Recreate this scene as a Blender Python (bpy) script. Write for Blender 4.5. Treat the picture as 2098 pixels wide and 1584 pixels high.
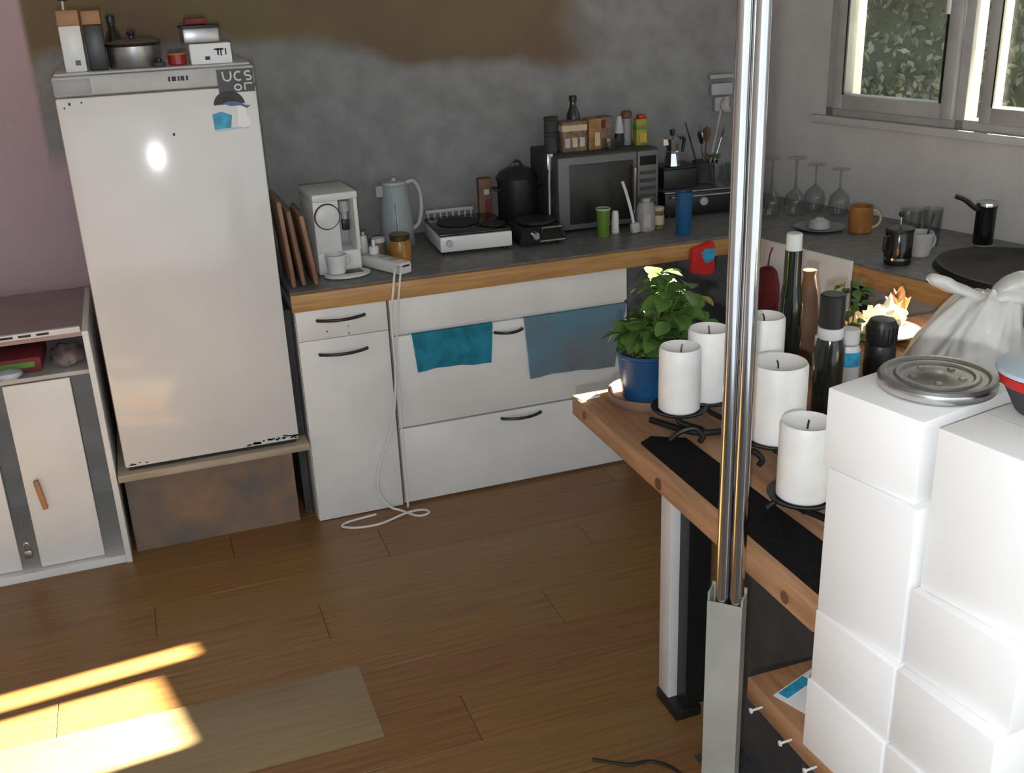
import bpy, bmesh, math, random
from mathutils import Vector, Matrix, Euler, noise
random.seed(7)
R = math.radians
sc = bpy.context.scene
for o in list(bpy.data.objects): bpy.data.objects.remove(o)
COL = sc.collection

# ---------------------------------------------------------------- camera
FPX, PITCH, ROLL, YAW = 2164.4, 0.37369, -0.041977, 0.329675
fw = Vector((math.sin(YAW)*math.cos(PITCH), math.cos(YAW)*math.cos(PITCH), -math.sin(PITCH)))
r0 = Vector((math.cos(YAW), -math.sin(YAW), 0)); u0 = r0.cross(fw)
rt = r0*math.cos(ROLL) + u0*math.sin(ROLL); up = rt.cross(fw)
cam = bpy.data.objects.new('camera', bpy.data.cameras.new('camera')); COL.objects.link(cam)
m = Matrix((rt, up, -fw)).transposed().to_4x4(); m.translation = Vector((0, 0, 1.76)); cam.matrix_world = m
cam.data.sensor_width = 36; cam.data.lens = FPX/2098*36; cam.data.clip_start = 0.02
sc.camera = cam
# ---------------------------------------------------------------- sky, sun, camera flash, exposure
w = bpy.data.worlds.new('World'); sc.world = w; w.use_nodes = True
w.node_tree.nodes['Background'].inputs[0].default_value = (0.86, 0.93, 1.0, 1)
w.node_tree.nodes['Background'].inputs[1].default_value = 1.55
sun = bpy.data.objects.new('sun', bpy.data.lights.new('sun', 'SUN')); COL.objects.link(sun)
sun.rotation_euler = Vector((-1, -0.10, -0.433)).to_track_quat('-Z', 'Y').to_euler()
sun.data.energy = 185; sun.data.angle = R(0.6); sun.data.color = (1.0, 0.86, 0.62); sun.location = (6, 4, 5)
fl = bpy.data.objects.new('camera_flash', bpy.data.lights.new('camera_flash', 'POINT')); COL.objects.link(fl)
fl.location = (-0.025, 0.0, 1.69); fl.data.energy = 76; fl.data.shadow_soft_size = 0.012; fl.data.color = (0.96, 0.985, 1.0)
vs = sc.view_settings
vs.view_transform = 'Standard'; vs.look = 'None'; vs.gamma = 1; vs.exposure = 0.0; vs.use_curve_mapping = False

# ---------------------------------------------------------------- materials
def mat(name, col, rough=0.55, metal=0.0, var=0.12, scale=9.0, bump=0.0, bscale=60.0, col2=None, stretch=(1,1,1), detail=4, coat=0.0, spec=0.5):
    M = bpy.data.materials.new(name); M.use_nodes = True
    nt = M.node_tree; N = nt.nodes; L = nt.links; b = N['Principled BSDF']
    b.inputs['Roughness'].default_value = rough; b.inputs['Metallic'].default_value = metal
    b.inputs['Specular IOR Level'].default_value = spec
    if coat: b.inputs['Coat Weight'].default_value = coat; b.inputs['Coat Roughness'].default_value = 0.15
    tc = N.new('ShaderNodeTexCoord'); mp = N.new('ShaderNodeMapping'); mp.inputs['Scale'].default_value = stretch
    L.new(tc.outputs['Object'], mp.inputs['Vector'])
    nz = N.new('ShaderNodeTexNoise'); nz.inputs['Scale'].default_value = scale; nz.inputs['Detail'].default_value = detail
    L.new(mp.outputs[0], nz.inputs['Vector'])
    rp = N.new('ShaderNodeValToRGB'); c2 = col2 or tuple(max(0, c*(1-2*var)) for c in col); c1 = col if col2 else tuple(min(1, c*(1+var)) for c in col)
    rp.color_ramp.elements[0].position = 0.32; rp.color_ramp.elements[1].position = 0.68
    rp.color_ramp.elements[0].color = (*c2, 1); rp.color_ramp.elements[1].color = (*c1, 1)
    L.new(nz.outputs['Fac'], rp.inputs[0]); L.new(rp.outputs[0], b.inputs['Base Color'])
    if bump:
        n2 = N.new('ShaderNodeTexNoise'); n2.inputs['Scale'].default_value = bscale; n2.inputs['Detail'].default_value = 5
        L.new(mp.outputs[0], n2.inputs['Vector'])
        bp = N.new('ShaderNodeBump'); bp.inputs['Strength'].default_value = bump; bp.inputs['Distance'].default_value = 0.01
        L.new(n2.outputs['Fac'], bp.inputs['Height']); L.new(bp.outputs[0], b.inputs['Normal'])
    return M
def glass(name, tint=(1,1,1), refl=0.12, rough=0.02):
    M = bpy.data.materials.new(name); M.use_nodes = True; nt = M.node_tree; N = nt.nodes; L = nt.links
    for n in list(N): N.remove(n)
    o = N.new('ShaderNodeOutputMaterial'); t = N.new('ShaderNodeBsdfTransparent'); t.inputs[0].default_value = (*tint, 1)
    g = N.new('ShaderNodeBsdfGlossy'); g.inputs['Roughness'].default_value = rough
    lw = N.new('ShaderNodeLayerWeight'); lw.inputs['Blend'].default_value = 0.35
    ma = N.new('ShaderNodeMath'); ma.operation = 'MULTIPLY_ADD'; ma.inputs[1].default_value = 0.6; ma.inputs[2].default_value = refl
    mx = N.new('ShaderNodeMixShader'); L.new(lw.outputs['Facing'], ma.inputs[0]); L.new(ma.outputs[0], mx.inputs[0])
    L.new(t.outputs[0], mx.inputs[1]); L.new(g.outputs[0], mx.inputs[2]); L.new(mx.outputs[0], o.inputs[0])
    return M
K = {}
def defm(k, *a, **kw): K[k] = mat(k, *a, **kw)
defm('white_paint', (0.71,0.715,0.71), 0.4, var=0.04, scale=5)
defm('white_fridge', (0.68,0.68,0.67), 0.12, var=0.03, scale=3)
defm('white_box', (0.80,0.80,0.80), 0.6, var=0.025, scale=4)
defm('white_wax', (0.83,0.825,0.81), 0.45, var=0.05, scale=14, bump=0.05, bscale=20)
defm('white_plastic', (0.68,0.68,0.67), 0.35, var=0.03)
defm('grey_plastic', (0.30,0.30,0.30), 0.45, var=0.06)
defm('pale_grey', (0.45,0.45,0.45), 0.5, var=0.08)
defm('steel', (0.62,0.62,0.62), 0.25, 1.0, var=0.05, scale=30)
defm('chrome', (0.66,0.67,0.68), 0.14, 1.0, var=0.03)
defm('dull_metal', (0.36,0.36,0.36), 0.36, 0.9, var=0.12, scale=20)
defm('mw_frame', (0.13,0.13,0.132), 0.45, 0.2, var=0.06)
defm('black_plastic', (0.012,0.012,0.012), 0.4, var=0.1)
defm('black_gloss', (0.008,0.008,0.008), 0.12, var=0.1)
defm('black_iron', (0.014,0.014,0.015), 0.5, 0.3, var=0.2)
defm('black_cloth', (0.012,0.011,0.011), 0.95, var=0.2, scale=60, bump=0.3, bscale=300, spec=0.1)
defm('dark_grey', (0.05,0.05,0.052), 0.8, var=0.2, scale=10)
defm('worktop', (0.17,0.17,0.175), 0.42, var=0.18, scale=30)
defm('wood_edge', (0.47,0.27,0.10), 0.5, var=0.3, scale=6, stretch=(1,6,18), col2=(0.34,0.175,0.06), bump=0.05)
defm('wood_table', (0.45,0.25,0.135), 0.5, scale=5, stretch=(14,1.3,10), col2=(0.29,0.15,0.075), bump=0.06)
defm('wood_pale', (0.42,0.35,0.27), 0.6, scale=6, stretch=(1,8,8), col2=(0.3,0.24,0.18))
defm('wood_board', (0.34,0.19,0.10), 0.55, scale=6, stretch=(10,10,1.2), col2=(0.16,0.08,0.045))
defm('cardboard', (0.26,0.155,0.09), 0.8, scale=7, col2=(0.12,0.11,0.105))
defm('teal', (0.055,0.42,0.60), 0.95, var=0.15, scale=22, bump=0.4, bscale=180, spec=0.1)
defm('blue_grey_cloth', (0.22,0.46,0.60), 0.95, scale=5, col2=(0.31,0.33,0.35), bump=0.4, bscale=160, spec=0.1)
defm('red', (0.52,0.012,0.012), 0.4, var=0.12)
defm('dark_red', (0.16,0.018,0.022), 0.7, var=0.25)
defm('blue', (0.012,0.075,0.19), 0.35, var=0.15)
defm('blue_cup', (0.012,0.10,0.26), 0.4, var=0.1)
defm('sky_blue', (0.03,0.32,0.55), 0.5, var=0.2, scale=40)
defm('pale_blue', (0.42,0.50,0.58), 0.4, var=0.06)
defm('kettle', (0.33,0.38,0.39), 0.3, var=0.05)
defm('green', (0.11,0.22,0.025), 0.5, var=0.1)
defm('leaf', (0.085,0.17,0.03), 0.5, var=0.35, scale=30, col2=(0.045,0.105,0.018))
defm('leaf_yellow', (0.22,0.25,0.03), 0.5, var=0.3, scale=30)
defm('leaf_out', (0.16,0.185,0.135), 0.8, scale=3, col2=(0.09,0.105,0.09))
defm('shade_core_dark', (0.07,0.085,0.06), 0.9, scale=6)
defm('stem', (0.10,0.12,0.03), 0.7)
defm('soil', (0.05,0.03,0.02), 0.95, bump=0.5, bscale=90)
defm('terracotta', (0.26,0.15,0.115), 0.8, var=0.15)
defm('amber', (0.36,0.17,0.03), 0.12, var=0.2)
defm('orange_mug', (0.36,0.155,0.035), 0.35, var=0.15, scale=20)
defm('brown', (0.16,0.075,0.035), 0.6, var=0.2)
defm('orange_lid', (0.42,0.2,0.075), 0.5, var=0.15)
defm('cream', (0.55,0.48,0.30), 0.6, var=0.1)
defm('yellow', (0.5,0.36,0.03), 0.5, var=0.1)
defm('dark_bottle', (0.011,0.013,0.010), 0.12, var=0.15, coat=0.3)
defm('label_brown', (0.24,0.16,0.11), 0.6, scale=40, col2=(0.10,0.06,0.04))
defm('label_orange', (0.36,0.19,0.06), 0.6, scale=30, col2=(0.17,0.08,0.03))
defm('label_multi', (0.12,0.24,0.04), 0.5, scale=28, col2=(0.38,0.28,0.03))
defm('cast_plate', (0.014,0.014,0.014), 0.55, var=0.2)
defm('grey_post', (0.34,0.34,0.30), 0.5, 0.2, var=0.12, scale=6)
defm('bag', (0.74,0.73,0.71), 0.35, var=0.03, bump=0.12, bscale=14)
defm('paper', (0.75,0.72,0.6), 0.7, var=0.1, scale=25)
defm('ext_white', (0.85,0.85,0.84), 0.8, var=0.02)
defm('ext_ground', (0.16,0.17,0.10), 0.9, scale=2)
K['pane'] = glass('window_glass', (0.93,0.95,0.94), 0.03)
K['glass'] = glass('drinking_glass', (0.86,0.88,0.88), 0.05)

def plaster(name, base, dark, extra=None):
    M = mat(name, base, 0.85, scale=5, col2=dark, bump=0.35, bscale=26, detail=8, spec=0.2)
    return M
# raw plaster of the back wall: grey render, a brown stain along the top, mauve paint at the left end
def back_plaster():
    M = mat('raw_plaster', (0.275,0.275,0.278), 0.88, scale=13, col2=(0.215,0.215,0.218), bump=0.7, bscale=34, detail=9, spec=0.15)
    nt = M.node_tree; N = nt.nodes; L = nt.links; b = N['Principled BSDF']
    ramp = [n for n in N if n.type == 'VALTORGB'][0]
    geo = N.new('ShaderNodeNewGeometry'); sp = N.new('ShaderNodeSeparateXYZ'); L.new(geo.outputs['Position'], sp.inputs[0])
    nz = N.new('ShaderNodeTexNoise'); nz.inputs['Scale'].default_value = 2.3; nz.inputs['Detail'].default_value = 7; L.new(geo.outputs['Position'], nz.inputs['Vector'])
    def math_(op, a, bb, c=None):
        n = N.new('ShaderNodeMath'); n.operation = op
        for i, v in enumerate((a, bb, c)):
            if v is None: continue
            if isinstance(v, (int, float)): n.inputs[i].default_value = v
            else: L.new(v, n.inputs[i])
        return n.outputs[0]
    def sm(v, lo, hi):
        n = N.new('ShaderNodeMapRange'); n.interpolation_type = 'SMOOTHSTEP'; n.inputs[1].default_value = lo; n.inputs[2].default_value = hi; L.new(v, n.inputs[0]); return n.outputs[0]
    zz = math_('MULTIPLY_ADD', nz.outputs['Fac'], 0.34, sp.outputs['Z'])          # z + noise
    xx = math_('MULTIPLY_ADD', nz.outputs['Fac'], 0.5, sp.outputs['X'])
    # stain dips a little lower in the middle of the wall
    dip = math_('MULTIPLY', sm(sp.outputs['X'], 0.75, 1.0), 0.12)
    stain = math_('MULTIPLY', sm(math_('ADD', zz, dip), 1.68, 1.76), math_('SUBTRACT', 1.0, sm(xx, 1.85, 2.1)))
    c2 = N.new('ShaderNodeValToRGB'); c2.color_ramp.elements[0].color = (0.165,0.12,0.082,1); c2.color_ramp.elements[1].color = (0.175,0.14,0.072,1)
    c2.color_ramp.elements[0].position = .45; c2.color_ramp.elements[1].position = .6
    n3 = N.new('ShaderNodeTexNoise'); n3.inputs['Scale'].default_value = 3.1; L.new(geo.outputs['Position'], n3.inputs['Vector']); L.new(n3.outputs['Fac'], c2.inputs[0])
    mx = N.new('ShaderNodeMixRGB'); L.new(stain, mx.inputs[0]); L.new(ramp.outputs[0], mx.inputs[1]); L.new(c2.outputs[0], mx.inputs[2])
    left = math_('MAXIMUM', math_('SUBTRACT', 1.0, sm(sp.outputs['X'], -0.285, -0.262)), math_('MULTIPLY', math_('SUBTRACT', 1.0, sm(sp.outputs['X'], -0.1, 0.0)), math_('SUBTRACT', 1.0, sm(zz, 1.38, 1.48))))
    m2 = N.new('ShaderNodeMixRGB'); L.new(left, m2.inputs[0]); L.new(mx.outputs[0], m2.inputs[1]); m2.inputs[2].default_value = (0.46,0.345,0.37,1)
    L.new(m2.outputs[0], b.inputs['Base Color'])
    return M
K['back_wall'] = back_plaster()
K['right_wall'] = plaster('smooth_plaster', (0.60,0.60,0.60), (0.53,0.53,0.53))
K['ceiling'] = plaster('ceiling_paint', (0.4,0.4,0.39), (0.35,0.35,0.34))
def plank_mat(name, a, bb):
    M = mat(name, a, 0.38, scale=3.2, stretch=(1.1, 26, 4), col2=bb, bump=0.02, detail=7)
    return M
K['plank0'] = plank_mat('laminate_0', (0.28,0.148,0.052), (0.18,0.088,0.03))
K['plank1'] = plank_mat('laminate_1', (0.27,0.15,0.055), (0.19,0.098,0.034))
K['plank2'] = plank_mat('laminate_2', (0.26,0.13,0.048), (0.17,0.078,0.028))
K['pale_grain'] = plank_mat('floor_pale', (0.30,0.22,0.125), (0.24,0.165,0.085))

# ---------------------------------------------------------------- builders
class B:
    def __init__(s): s.bm = bmesh.new()
    def _x(s, vs, loc=(0,0,0), rot=(0,0,0)):
        bmesh.ops.transform(s.bm, matrix=Matrix.Translation(loc) @ Euler(rot).to_matrix().to_4x4(), verts=vs); return s
    def box(s, size, loc=(0,0,0), rot=(0,0,0), bev=0.0, seg=2):
        """size x,y,z; loc = centre"""
        t = bmesh.new(); bmesh.ops.create_cube(t, size=1.0); bmesh.ops.scale(t, vec=size, verts=t.verts)
        if bev: bmesh.ops.bevel(t, geom=list(t.edges), offset=min(bev, min(size)*0.45), segments=seg, affect='EDGES', profile=0.5)
        s._add(t, loc, rot); return s
    def bb(s, x0, x1, y0, y1, z0, z1, bev=0.0):
        return s.box((x1-x0, y1-y0, z1-z0), ((x0+x1)/2, (y0+y1)/2, (z0+z1)/2), bev=bev)
    def _add(s, t, loc=(0,0,0), rot=(0,0,0)):
        M = Matrix.Translation(loc) @ Euler(rot).to_matrix().to_4x4()
        mp = [s.bm.verts.new(M @ v.co) for v in t.verts]; t.verts.index_update()
        for f in t.faces:
            try: s.bm.faces.new([mp[v.index] for v in f.verts])
            except ValueError: pass
        t.free()
    def lathe(s, prof, loc=(0,0,0), rot=(0,0,0), n=24, close=True, sx=1, sy=1):
        t = bmesh.new(); rings = []
        for r, z in prof:
            if r <= 1e-6: rings.append([t.verts.new((0,0,z))])
            else: rings.append([t.verts.new((r*sx*math.cos(2*math.pi*k/n), r*sy*math.sin(2*math.pi*k/n), z)) for k in range(n)])
        for a, b in zip(rings, rings[1:]):
            for k in range(n):
                k2 = (k+1) % n
                if len(a) == 1 and len(b) == 1: continue
                if len(a) == 1: t.faces.new((a[0], b[k], b[k2])[::-1])
                elif len(b) == 1: t.faces.new((a[k], a[k2], b[0]))
                else: t.faces.new((a[k], a[k2], b[k2], b[k]))
        if close:
            if len(rings[0]) > 1: t.faces.new(rings[0][::-1])
            if len(rings[-1]) > 1: t.faces.new(rings[-1])
        bmesh.ops.recalc_face_normals(t, faces=t.faces); s._add(t, loc, rot); return s
    def cyl(s, r, h, loc=(0,0,0), rot=(0,0,0), n=20, bev=0.0, r2=None):
        r2 = r if r2 is None else r2
        if bev: p = [(r-bev,0),(r,bev),(r2,h-bev),(r2-bev,h)]
        else: p = [(r,0),(r2,h)]
        return s.lathe(p, loc, rot, n)
    def tube(s, pts, r, n=8, closed=False, cap=True, flat=1.0):
        pts = [Vector(p) for p in pts]; N = len(pts); t = bmesh.new(); rings = []; ref = None
        rr = r if isinstance(r, (list, tuple)) else [r]*N
        for i, p in enumerate(pts):
            a = pts[(i-1) % N] if (closed or i > 0) else p; b = pts[(i+1) % N] if (closed or i < N-1) else p
            d = (b-a).normalized()
            if ref is None:
                ref = Vector((0,0,1)) if abs(d.z) < 0.9 else Vector((1,0,0))
            x = d.cross(ref).normalized(); ref = x.cross(d).normalized()
            rings.append([t.verts.new(p + (x*math.cos(2*math.pi*k/n) + ref*math.sin(2*math.pi*k/n)*flat)*rr[i]) for k in range(n)])
        for i in range(N if closed else N-1):
            a, b = rings[i], rings[(i+1) % N]
            for k in range(n): t.faces.new((a[k], a[(k+1)%n], b[(k+1)%n], b[k]))
        if cap and not closed: t.faces.new(rings[0][::-1]); t.faces.new(rings[-1])
        bmesh.ops.recalc_face_normals(t, faces=t.faces); s._add(t); return s
    def prism(s, poly, z0, z1, loc=(0,0,0), rot=(0,0,0)):
        t = bmesh.new(); a = [t.verts.new((x, y, z0)) for x, y in poly]; b = [t.verts.new((x, y, z1)) for x, y in poly]
        t.faces.new(a[::-1]); t.faces.new(b); n = len(a)
        for k in range(n): t.faces.new((a[k], a[(k+1)%n], b[(k+1)%n], b[k]))
        bmesh.ops.recalc_face_normals(t, faces=t.faces); s._add(t, loc, rot); return s
    def build(s, name, m, parent=None, ang=35):
        me = bpy.data.meshes.new(name); s.bm.normal_update(); s.bm.to_mesh(me); s.bm.free()
        me.materials.append(K[m] if isinstance(m, str) else m)
        for p in me.polygons: p.use_smooth = True
        me.set_sharp_from_angle(angle=R(ang))
        o = bpy.data.objects.new(name, me); COL.objects.link(o)
        if parent: o.parent = parent
        return o
def bez(p, n=14):
    """Catmull-Rom through points"""
    p = [Vector(q) for q in p]; out = []
    P = [p[0]*2-p[1]] + p + [p[-1]*2-p[-2]]
    for i in range(1, len(P)-2):
        for k in range(n):
            t = k/n; a, b, c, d = P[i-1], P[i], P[i+1], P[i+2]
            out.append(0.5*((2*b)+(c-a)*t+(2*a-5*b+4*c-d)*t*t+(3*b-a-3*c+d)*t**3))
    out.append(p[-1]); return out
def tag(o, label, cat, group=None, kind=None):
    o['label'] = label; o['category'] = cat
    if group: o['group'] = group
    if kind: o['kind'] = kind
    return o
def T(name, label, cat, loc=(0,0,0), rz=0, group=None, rot=None):
    o = bpy.data.objects.new(name, None); COL.objects.link(o); o.empty_display_size = 0.05
    o.location = loc; o.rotation_euler = rot or (0,0,rz); return tag(o, label, cat, group)
def S(name, b, m, parent=None):
    o = b.build(name, m, parent); o['kind'] = 'structure'; return o
def at(o, loc, rz=0, rot=None):
    o.location = loc; o.rotation_euler = rot or (0,0,rz); return o

# ================================================================ room shell
A = R(12.5); CX, CY = 2.53, 3.95
U = Vector((math.sin(A), -math.cos(A), 0)); NI = Vector((-math.cos(A), -math.sin(A), 0)); RZ = -(math.pi/2 - A)
def RW(s, off, z): return Vector((CX, CY, 0)) + U*s + NI*off + Vector((0,0,z))     # a point by the right wall
ZC = 0.83
floor = S('floor', B().bb(-2.3, 3.4, -1.6, 4.1, -0.05, -0.012), 'dark_grey')
PW, PL = 0.192, 1.38
pm = {}
for k in ('plank0','plank1','plank2','pale_grain'):
    b = B(); b.box((PL-0.0012, PW-0.0012, 0.012), (0,0,-0.006), bev=0.0012, seg=1); o = b.build('plank', k); pm[k] = o.data; bpy.data.objects.remove(o)
rows = 17
for i in range(rows):
    y = 3.95 - PW/2 - i*PW*1.0
    off = [0.36, 0.83, 0.1, 0.62, 1.1][i % 5]
    x = -1.9 + off - PL
    while x < 2.9:
        xc = x + PL/2
        key = random.choice(['plank0','plank1','plank0','plank2'])
        if y > 0.9 or xc < 0:
            o = bpy.data.objects.new('plank', pm[key]); COL.objects.link(o); o.parent = floor; o.location = (xc, y, 0)
        x += PL
B().bb(-0.62, 0.357, 2.135, 2.452, 0.0003, 0.0022, bev=.0006).build('pale_patch', 'pale_grain', floor)  # thin pale rectangle laid over the planks
S('wall_back', B().bb(-2.3, 2.60, 3.95, 4.1, 0, 2.6), 'back_wall')
S('wall_left', B().bb(-2.42, -2.3, -1.6, 4.1, 0, 2.6), 'right_wall')
S('ceiling', B().prism([(-2.4,-1.6),(3.9,-1.6),(3.9,-1.0),(2.95,4.2),(-2.4,4.2)], 2.6, 2.7), 'ceiling')
# right wall with the window opening (local x along the wall, y outward)
WS0, WS1, WZ0, WZ1 = 0.33, 1.83, 1.185, 2.25
b = B(); TH = 0.165
b.bb(-0.25, WS0, 0, TH, 0, 2.6); b.bb(WS1, 5.6, 0, TH, 0, 2.6); b.bb(WS0, WS1, 0, TH, 0, WZ0); b.bb(WS0, WS1, 0, TH, WZ1, 2.6)
wr = at(S('wall_right', b, 'right_wall'), (CX, CY, 0), RZ)
# rendered reveal outside and plaster return inside
rv = at(S('trim_1', B().bb(WS0, WS0+0.008, 0.075, TH+0.02, WZ0, WZ1).bb(WS1-0.008, WS1, 0.075, TH+0.02, WZ0, WZ1).bb(WS0, WS1, 0.075, TH+0.05, WZ0-0.03, WZ0+0.008), 'ext_white'), (CX, CY, 0), RZ)
sill = at(S('trim_2', B().bb(WS0-0.06, WS1+0.06, -0.022, 0.0, WZ0-0.03, WZ0, bev=0.004), 'right_wall'), (CX, CY, 0), RZ)
# window: outer frame, three lights
win = at(S('window_1', B().bb(WS0, WS1, 0.0, 0.07, WZ0, WZ0+0.035, bev=0.004).bb(WS0, WS1, 0, 0.07, WZ1-0.04, WZ1, bev=0.004).bb(WS0, WS0+0.04, 0, 0.07, WZ0, WZ1, bev=0.004).bb(WS1-0.035, WS1, 0, 0.07, WZ0, WZ1, bev=0.004)
   .bb(0.915, 0.955, 0, 0.07, WZ0, WZ1, bev=0.004).bb(1.43, 1.545, 0, 0.07, WZ0, WZ1, bev=0.004), 'pale_grey'), (CX, CY, 0), RZ)
def sash(s0, s1, lab, w=0.05, wl=None, tilt=0):
    wl = wl or w
    z0, z1 = WZ0+0.03, WZ1-0.035
    f = B().bb(s0, s0+wl, -0.018, 0.045, z0, z1, bev=0.006).bb(s1-w, s1, -0.018, 0.045, z0, z1, bev=0.006).bb(s0+wl-.004, s1-w+.004, -0.016, 0.045, z0, z0+0.055, bev=0.006).bb(s0+wl-.004, s1-w+.004, -0.016, 0.045, z1-0.055, z1, bev=0.006)
    fo = f.build('sash_frame', 'pale_grey', win)
    B().bb(s0+wl-.003, s1-w+.003, 0.02, 0.026, z0+0.05, z1-0.05).build('pane', 'pane', fo)
    B().bb(s0+wl, s0+wl+0.006, -0.02, -0.012, z0+0.055, z1-0.055).bb(s1-w-.006, s1-w, -0.02, -0.012, z0+0.055, z1-0.055).build('gasket', 'black_plastic', fo)
    return fo
s1 = sash(0.372, 0.914, 'left', 0.05)
s2 = sash(1.02, 1.432, 'mid', 0.03, 0.045)
s3 = sash(1.545, 1.795, 'right', 0.03)
B().bb(0.953, 1.022, 0.02, 0.026, WZ0+0.034, WZ1-0.04).build('pane', 'pane', win)
hb = B().box((0.022, 0.014, 0.07), (0.888, -0.024, 1.66), bev=0.004).tube([(0.888,-0.03,1.67),(0.888,-0.055,1.67),(0.888,-0.057,1.60),(0.888,-0.057,1.57)], 0.008)
hb.build('handle', 'white_plastic', s1)

# ================================================================ outside
S('ground_outside', B().bb(3.3, 14, -6, 14, -0.3, -0.05), 'ext_ground')
def hedge(name, label, c, half, n, size, m, seed, cat='hedge'):
    rnd = random.Random(seed); root = T(name, label, cat, (c[0], c[1], -0.05))
    vs, fs = [], []
    for i in range(n):
        p = Vector((rnd.uniform(-1,1)*half[0], rnd.uniform(-1,1)*half[1], rnd.uniform(0.02,1)*half[2]))
        p += Vector((noise.noise(p*1.7), noise.noise(p*1.7+Vector((5,1,2))), 0))*0.25
        e = Euler((rnd.uniform(-1.2,1.2), rnd.uniform(-1.2,1.2), rnd.uniform(0,6.3))).to_matrix(); s = size*rnd.uniform(.6,1.3)
        k = len(vs)
        for q in ((-1,0,0),(0,-.5,.1),(1,0,0),(0,.5,.1)): vs.append(p + e @ (Vector(q)*s))
        fs.append((k,k+1,k+2,k+3))
    me = bpy.data.meshes.new('foliage'); me.from_pydata(vs, [], fs); me.materials.append(K[m])
    o = bpy.data.objects.new('foliage', me); COL.objects.link(o); o.parent = root; o['kind'] = 'stuff'
    B().box((half[0]*1.3, half[1]*1.9, half[2]*1.02), (half[0]*0.3, 0, half[2]*0.51), bev=0.08).build('shade_core', 'shade_core_dark', root)  # solid block added inside so the near leaves stay shaded
    st = B()
    for i in range(4):
        a = i*1.6; st.tube([(half[0]*.35+math.cos(a)*half[0]*.1, math.sin(a)*half[1]*.5, 0), (half[0]*.35+math.cos(a)*half[0]*.15, math.sin(a)*half[1]*.6, half[2]*.7)], [0.03,0.015])
    st.build('trunk', 'brown', root); return root
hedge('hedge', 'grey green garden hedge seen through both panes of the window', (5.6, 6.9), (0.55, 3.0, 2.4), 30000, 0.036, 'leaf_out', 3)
hedge('sun_block_tree', 'tall leafy tree added out of view to block sun at the window', (4.25, 3.53), (0.32, 0.27, 3.3), 9000, 0.05, 'leaf_out', 5, 'tree')  # added tree, out of view, keeps sun off the left sash

# ================================================================ worktop and cabinets along the back wall
wt = T('worktop', 'dark grey L-shaped kitchen worktop with a raw wooden front edge', 'worktop')
pf = RW(0.513, 0.61, 0); pe = RW(2.2, 0.61, 0); pb = RW(2.2, 0.004, 0); pc = RW(0.004, 0.004, 0)
B().prism([(0.398,3.322),(pf.x,3.322),(pe.x,pe.y),(pb.x,pb.y),(pc.x-.006,3.946),(0.398,3.946)], 0.80, ZC).build('slab', 'worktop', wt)
B().bb(0.396, pf.x-0.002, 3.298, 3.3215, 0.768, 0.826, bev=0.002).build('edging', 'wood_edge', wt)
e2 = B().bb(0.525, 2.2, -0.634, -0.611, 0.768, 0.826, bev=0.002).build('edging', 'wood_edge', wt); at(e2, (CX, CY, 0), RZ)

def handle(x0, x1, z, y, parent, m='black_plastic', out=0.030):
    xm = (x0+x1)/2; pts = [(x0, y, z)] + [(x0+(x1-x0)*k/10, y-out*(1-((k-5)/5.5)**2), z) for k in range(0, 11)] + [(x1, y, z)]
    return B().tube(pts, 0.0055).build('handle', m, parent)
# 30 cm unit
c = T('drawer_cabinet', 'narrow white base cabinet with two black bow handles beside the fridge', 'cabinet', (0.556, 3.62, 0))
def loc(o, p): o.location = Vector(o.location) - Vector(p.location); return o
def cab_panel(x0, x1, z0, z1, name, p, y=3.317, m='white_paint'):
    o = B().bb(x0, x1, y, y+0.018, z0, z1, bev=0.0025).build(name, m, p); o.location = -Vector(p.location); return o
o = B().bb(0.405,0.708,3.337,3.93,0.0,0.766).build('body', 'white_paint', c); o.location = -c.location
d1 = cab_panel(0.406,0.707,0.662,0.764,'drawer',c); handle(0.474,0.63,0.728,3.317,d1)
d2 = cab_panel(0.406,0.707,0.003,0.6605,'door',c); handle(0.470,0.629,0.611,3.317,d2)
# small wear marks on the drawer
B().bb(0.50,0.504,3.3162,3.3172,0.683,0.690).bb(0.572,0.575,3.3162,3.3172,0.692,0.697).bb(0.572,0.5765,3.3162,3.3172,0.668,0.673).build('scuff', 'dark_grey', d1)
# 90 cm unit
c = T('drawer_cabinet', 'wide white base cabinet with two deep drawers and hanging towels', 'cabinet', (1.15, 3.62, 0))
o = B().bb(0.716,1.585,3.337,3.93,0.0,0.766).build('body', 'white_paint', c); o.location = -c.location
cab_panel(0.716,1.586,0.645,0.766,'fascia',c)
d1 = cab_panel(0.716,1.586,0.300,0.633,'drawer',c); handle(1.080,1.18,0.597,3.317,d1)
d2 = cab_panel(0.716,1.586,0.010,0.294,'drawer',c); handle(1.091,1.240,0.270,3.317,d2)
# towels over the top edge of the drawer
def towel(name, label, x0, x1, z0, z1, m, sl=0.0, tr=0.0):
    nx, nz = 22, 12; bm = bmesh.new(); g = []
    for j in range(nz+2):
        row = []
        for i in range(nx+1):
            u = i/nx; v = min(j, nz)/nz
            x = x0 + (x1-x0)*u + sl*(1-v)*(1-u) - tr*(1-v)*u
            z = z0 + (z1-z0)*v + (0.006*math.sin(u*5) if j == 0 else 0)
            y = 3.3125 - 0.0035*(1-v)*(1+math.sin(u*19+1.3*v)) - 0.002*math.sin(u*7)
            if j == nz: y = 3.313
            if j == nz+1: y = 3.322; z = z1+0.001
            row.append(bm.verts.new((x, y, z)))
        g.append(row)
    for j in range(nz+1):
        for i in range(nx): bm.faces.new((g[j][i], g[j][i+1], g[j+1][i+1], g[j+1][i]))
    bmesh.ops.solidify(bm, geom=bm.faces[:], thickness=0.002)
    b = B(); b.bm.free(); b.bm = bm; o = b.build(name, m, None, 60)
    return tag(o, label, 'towel', 'towels on the drawer')
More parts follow.
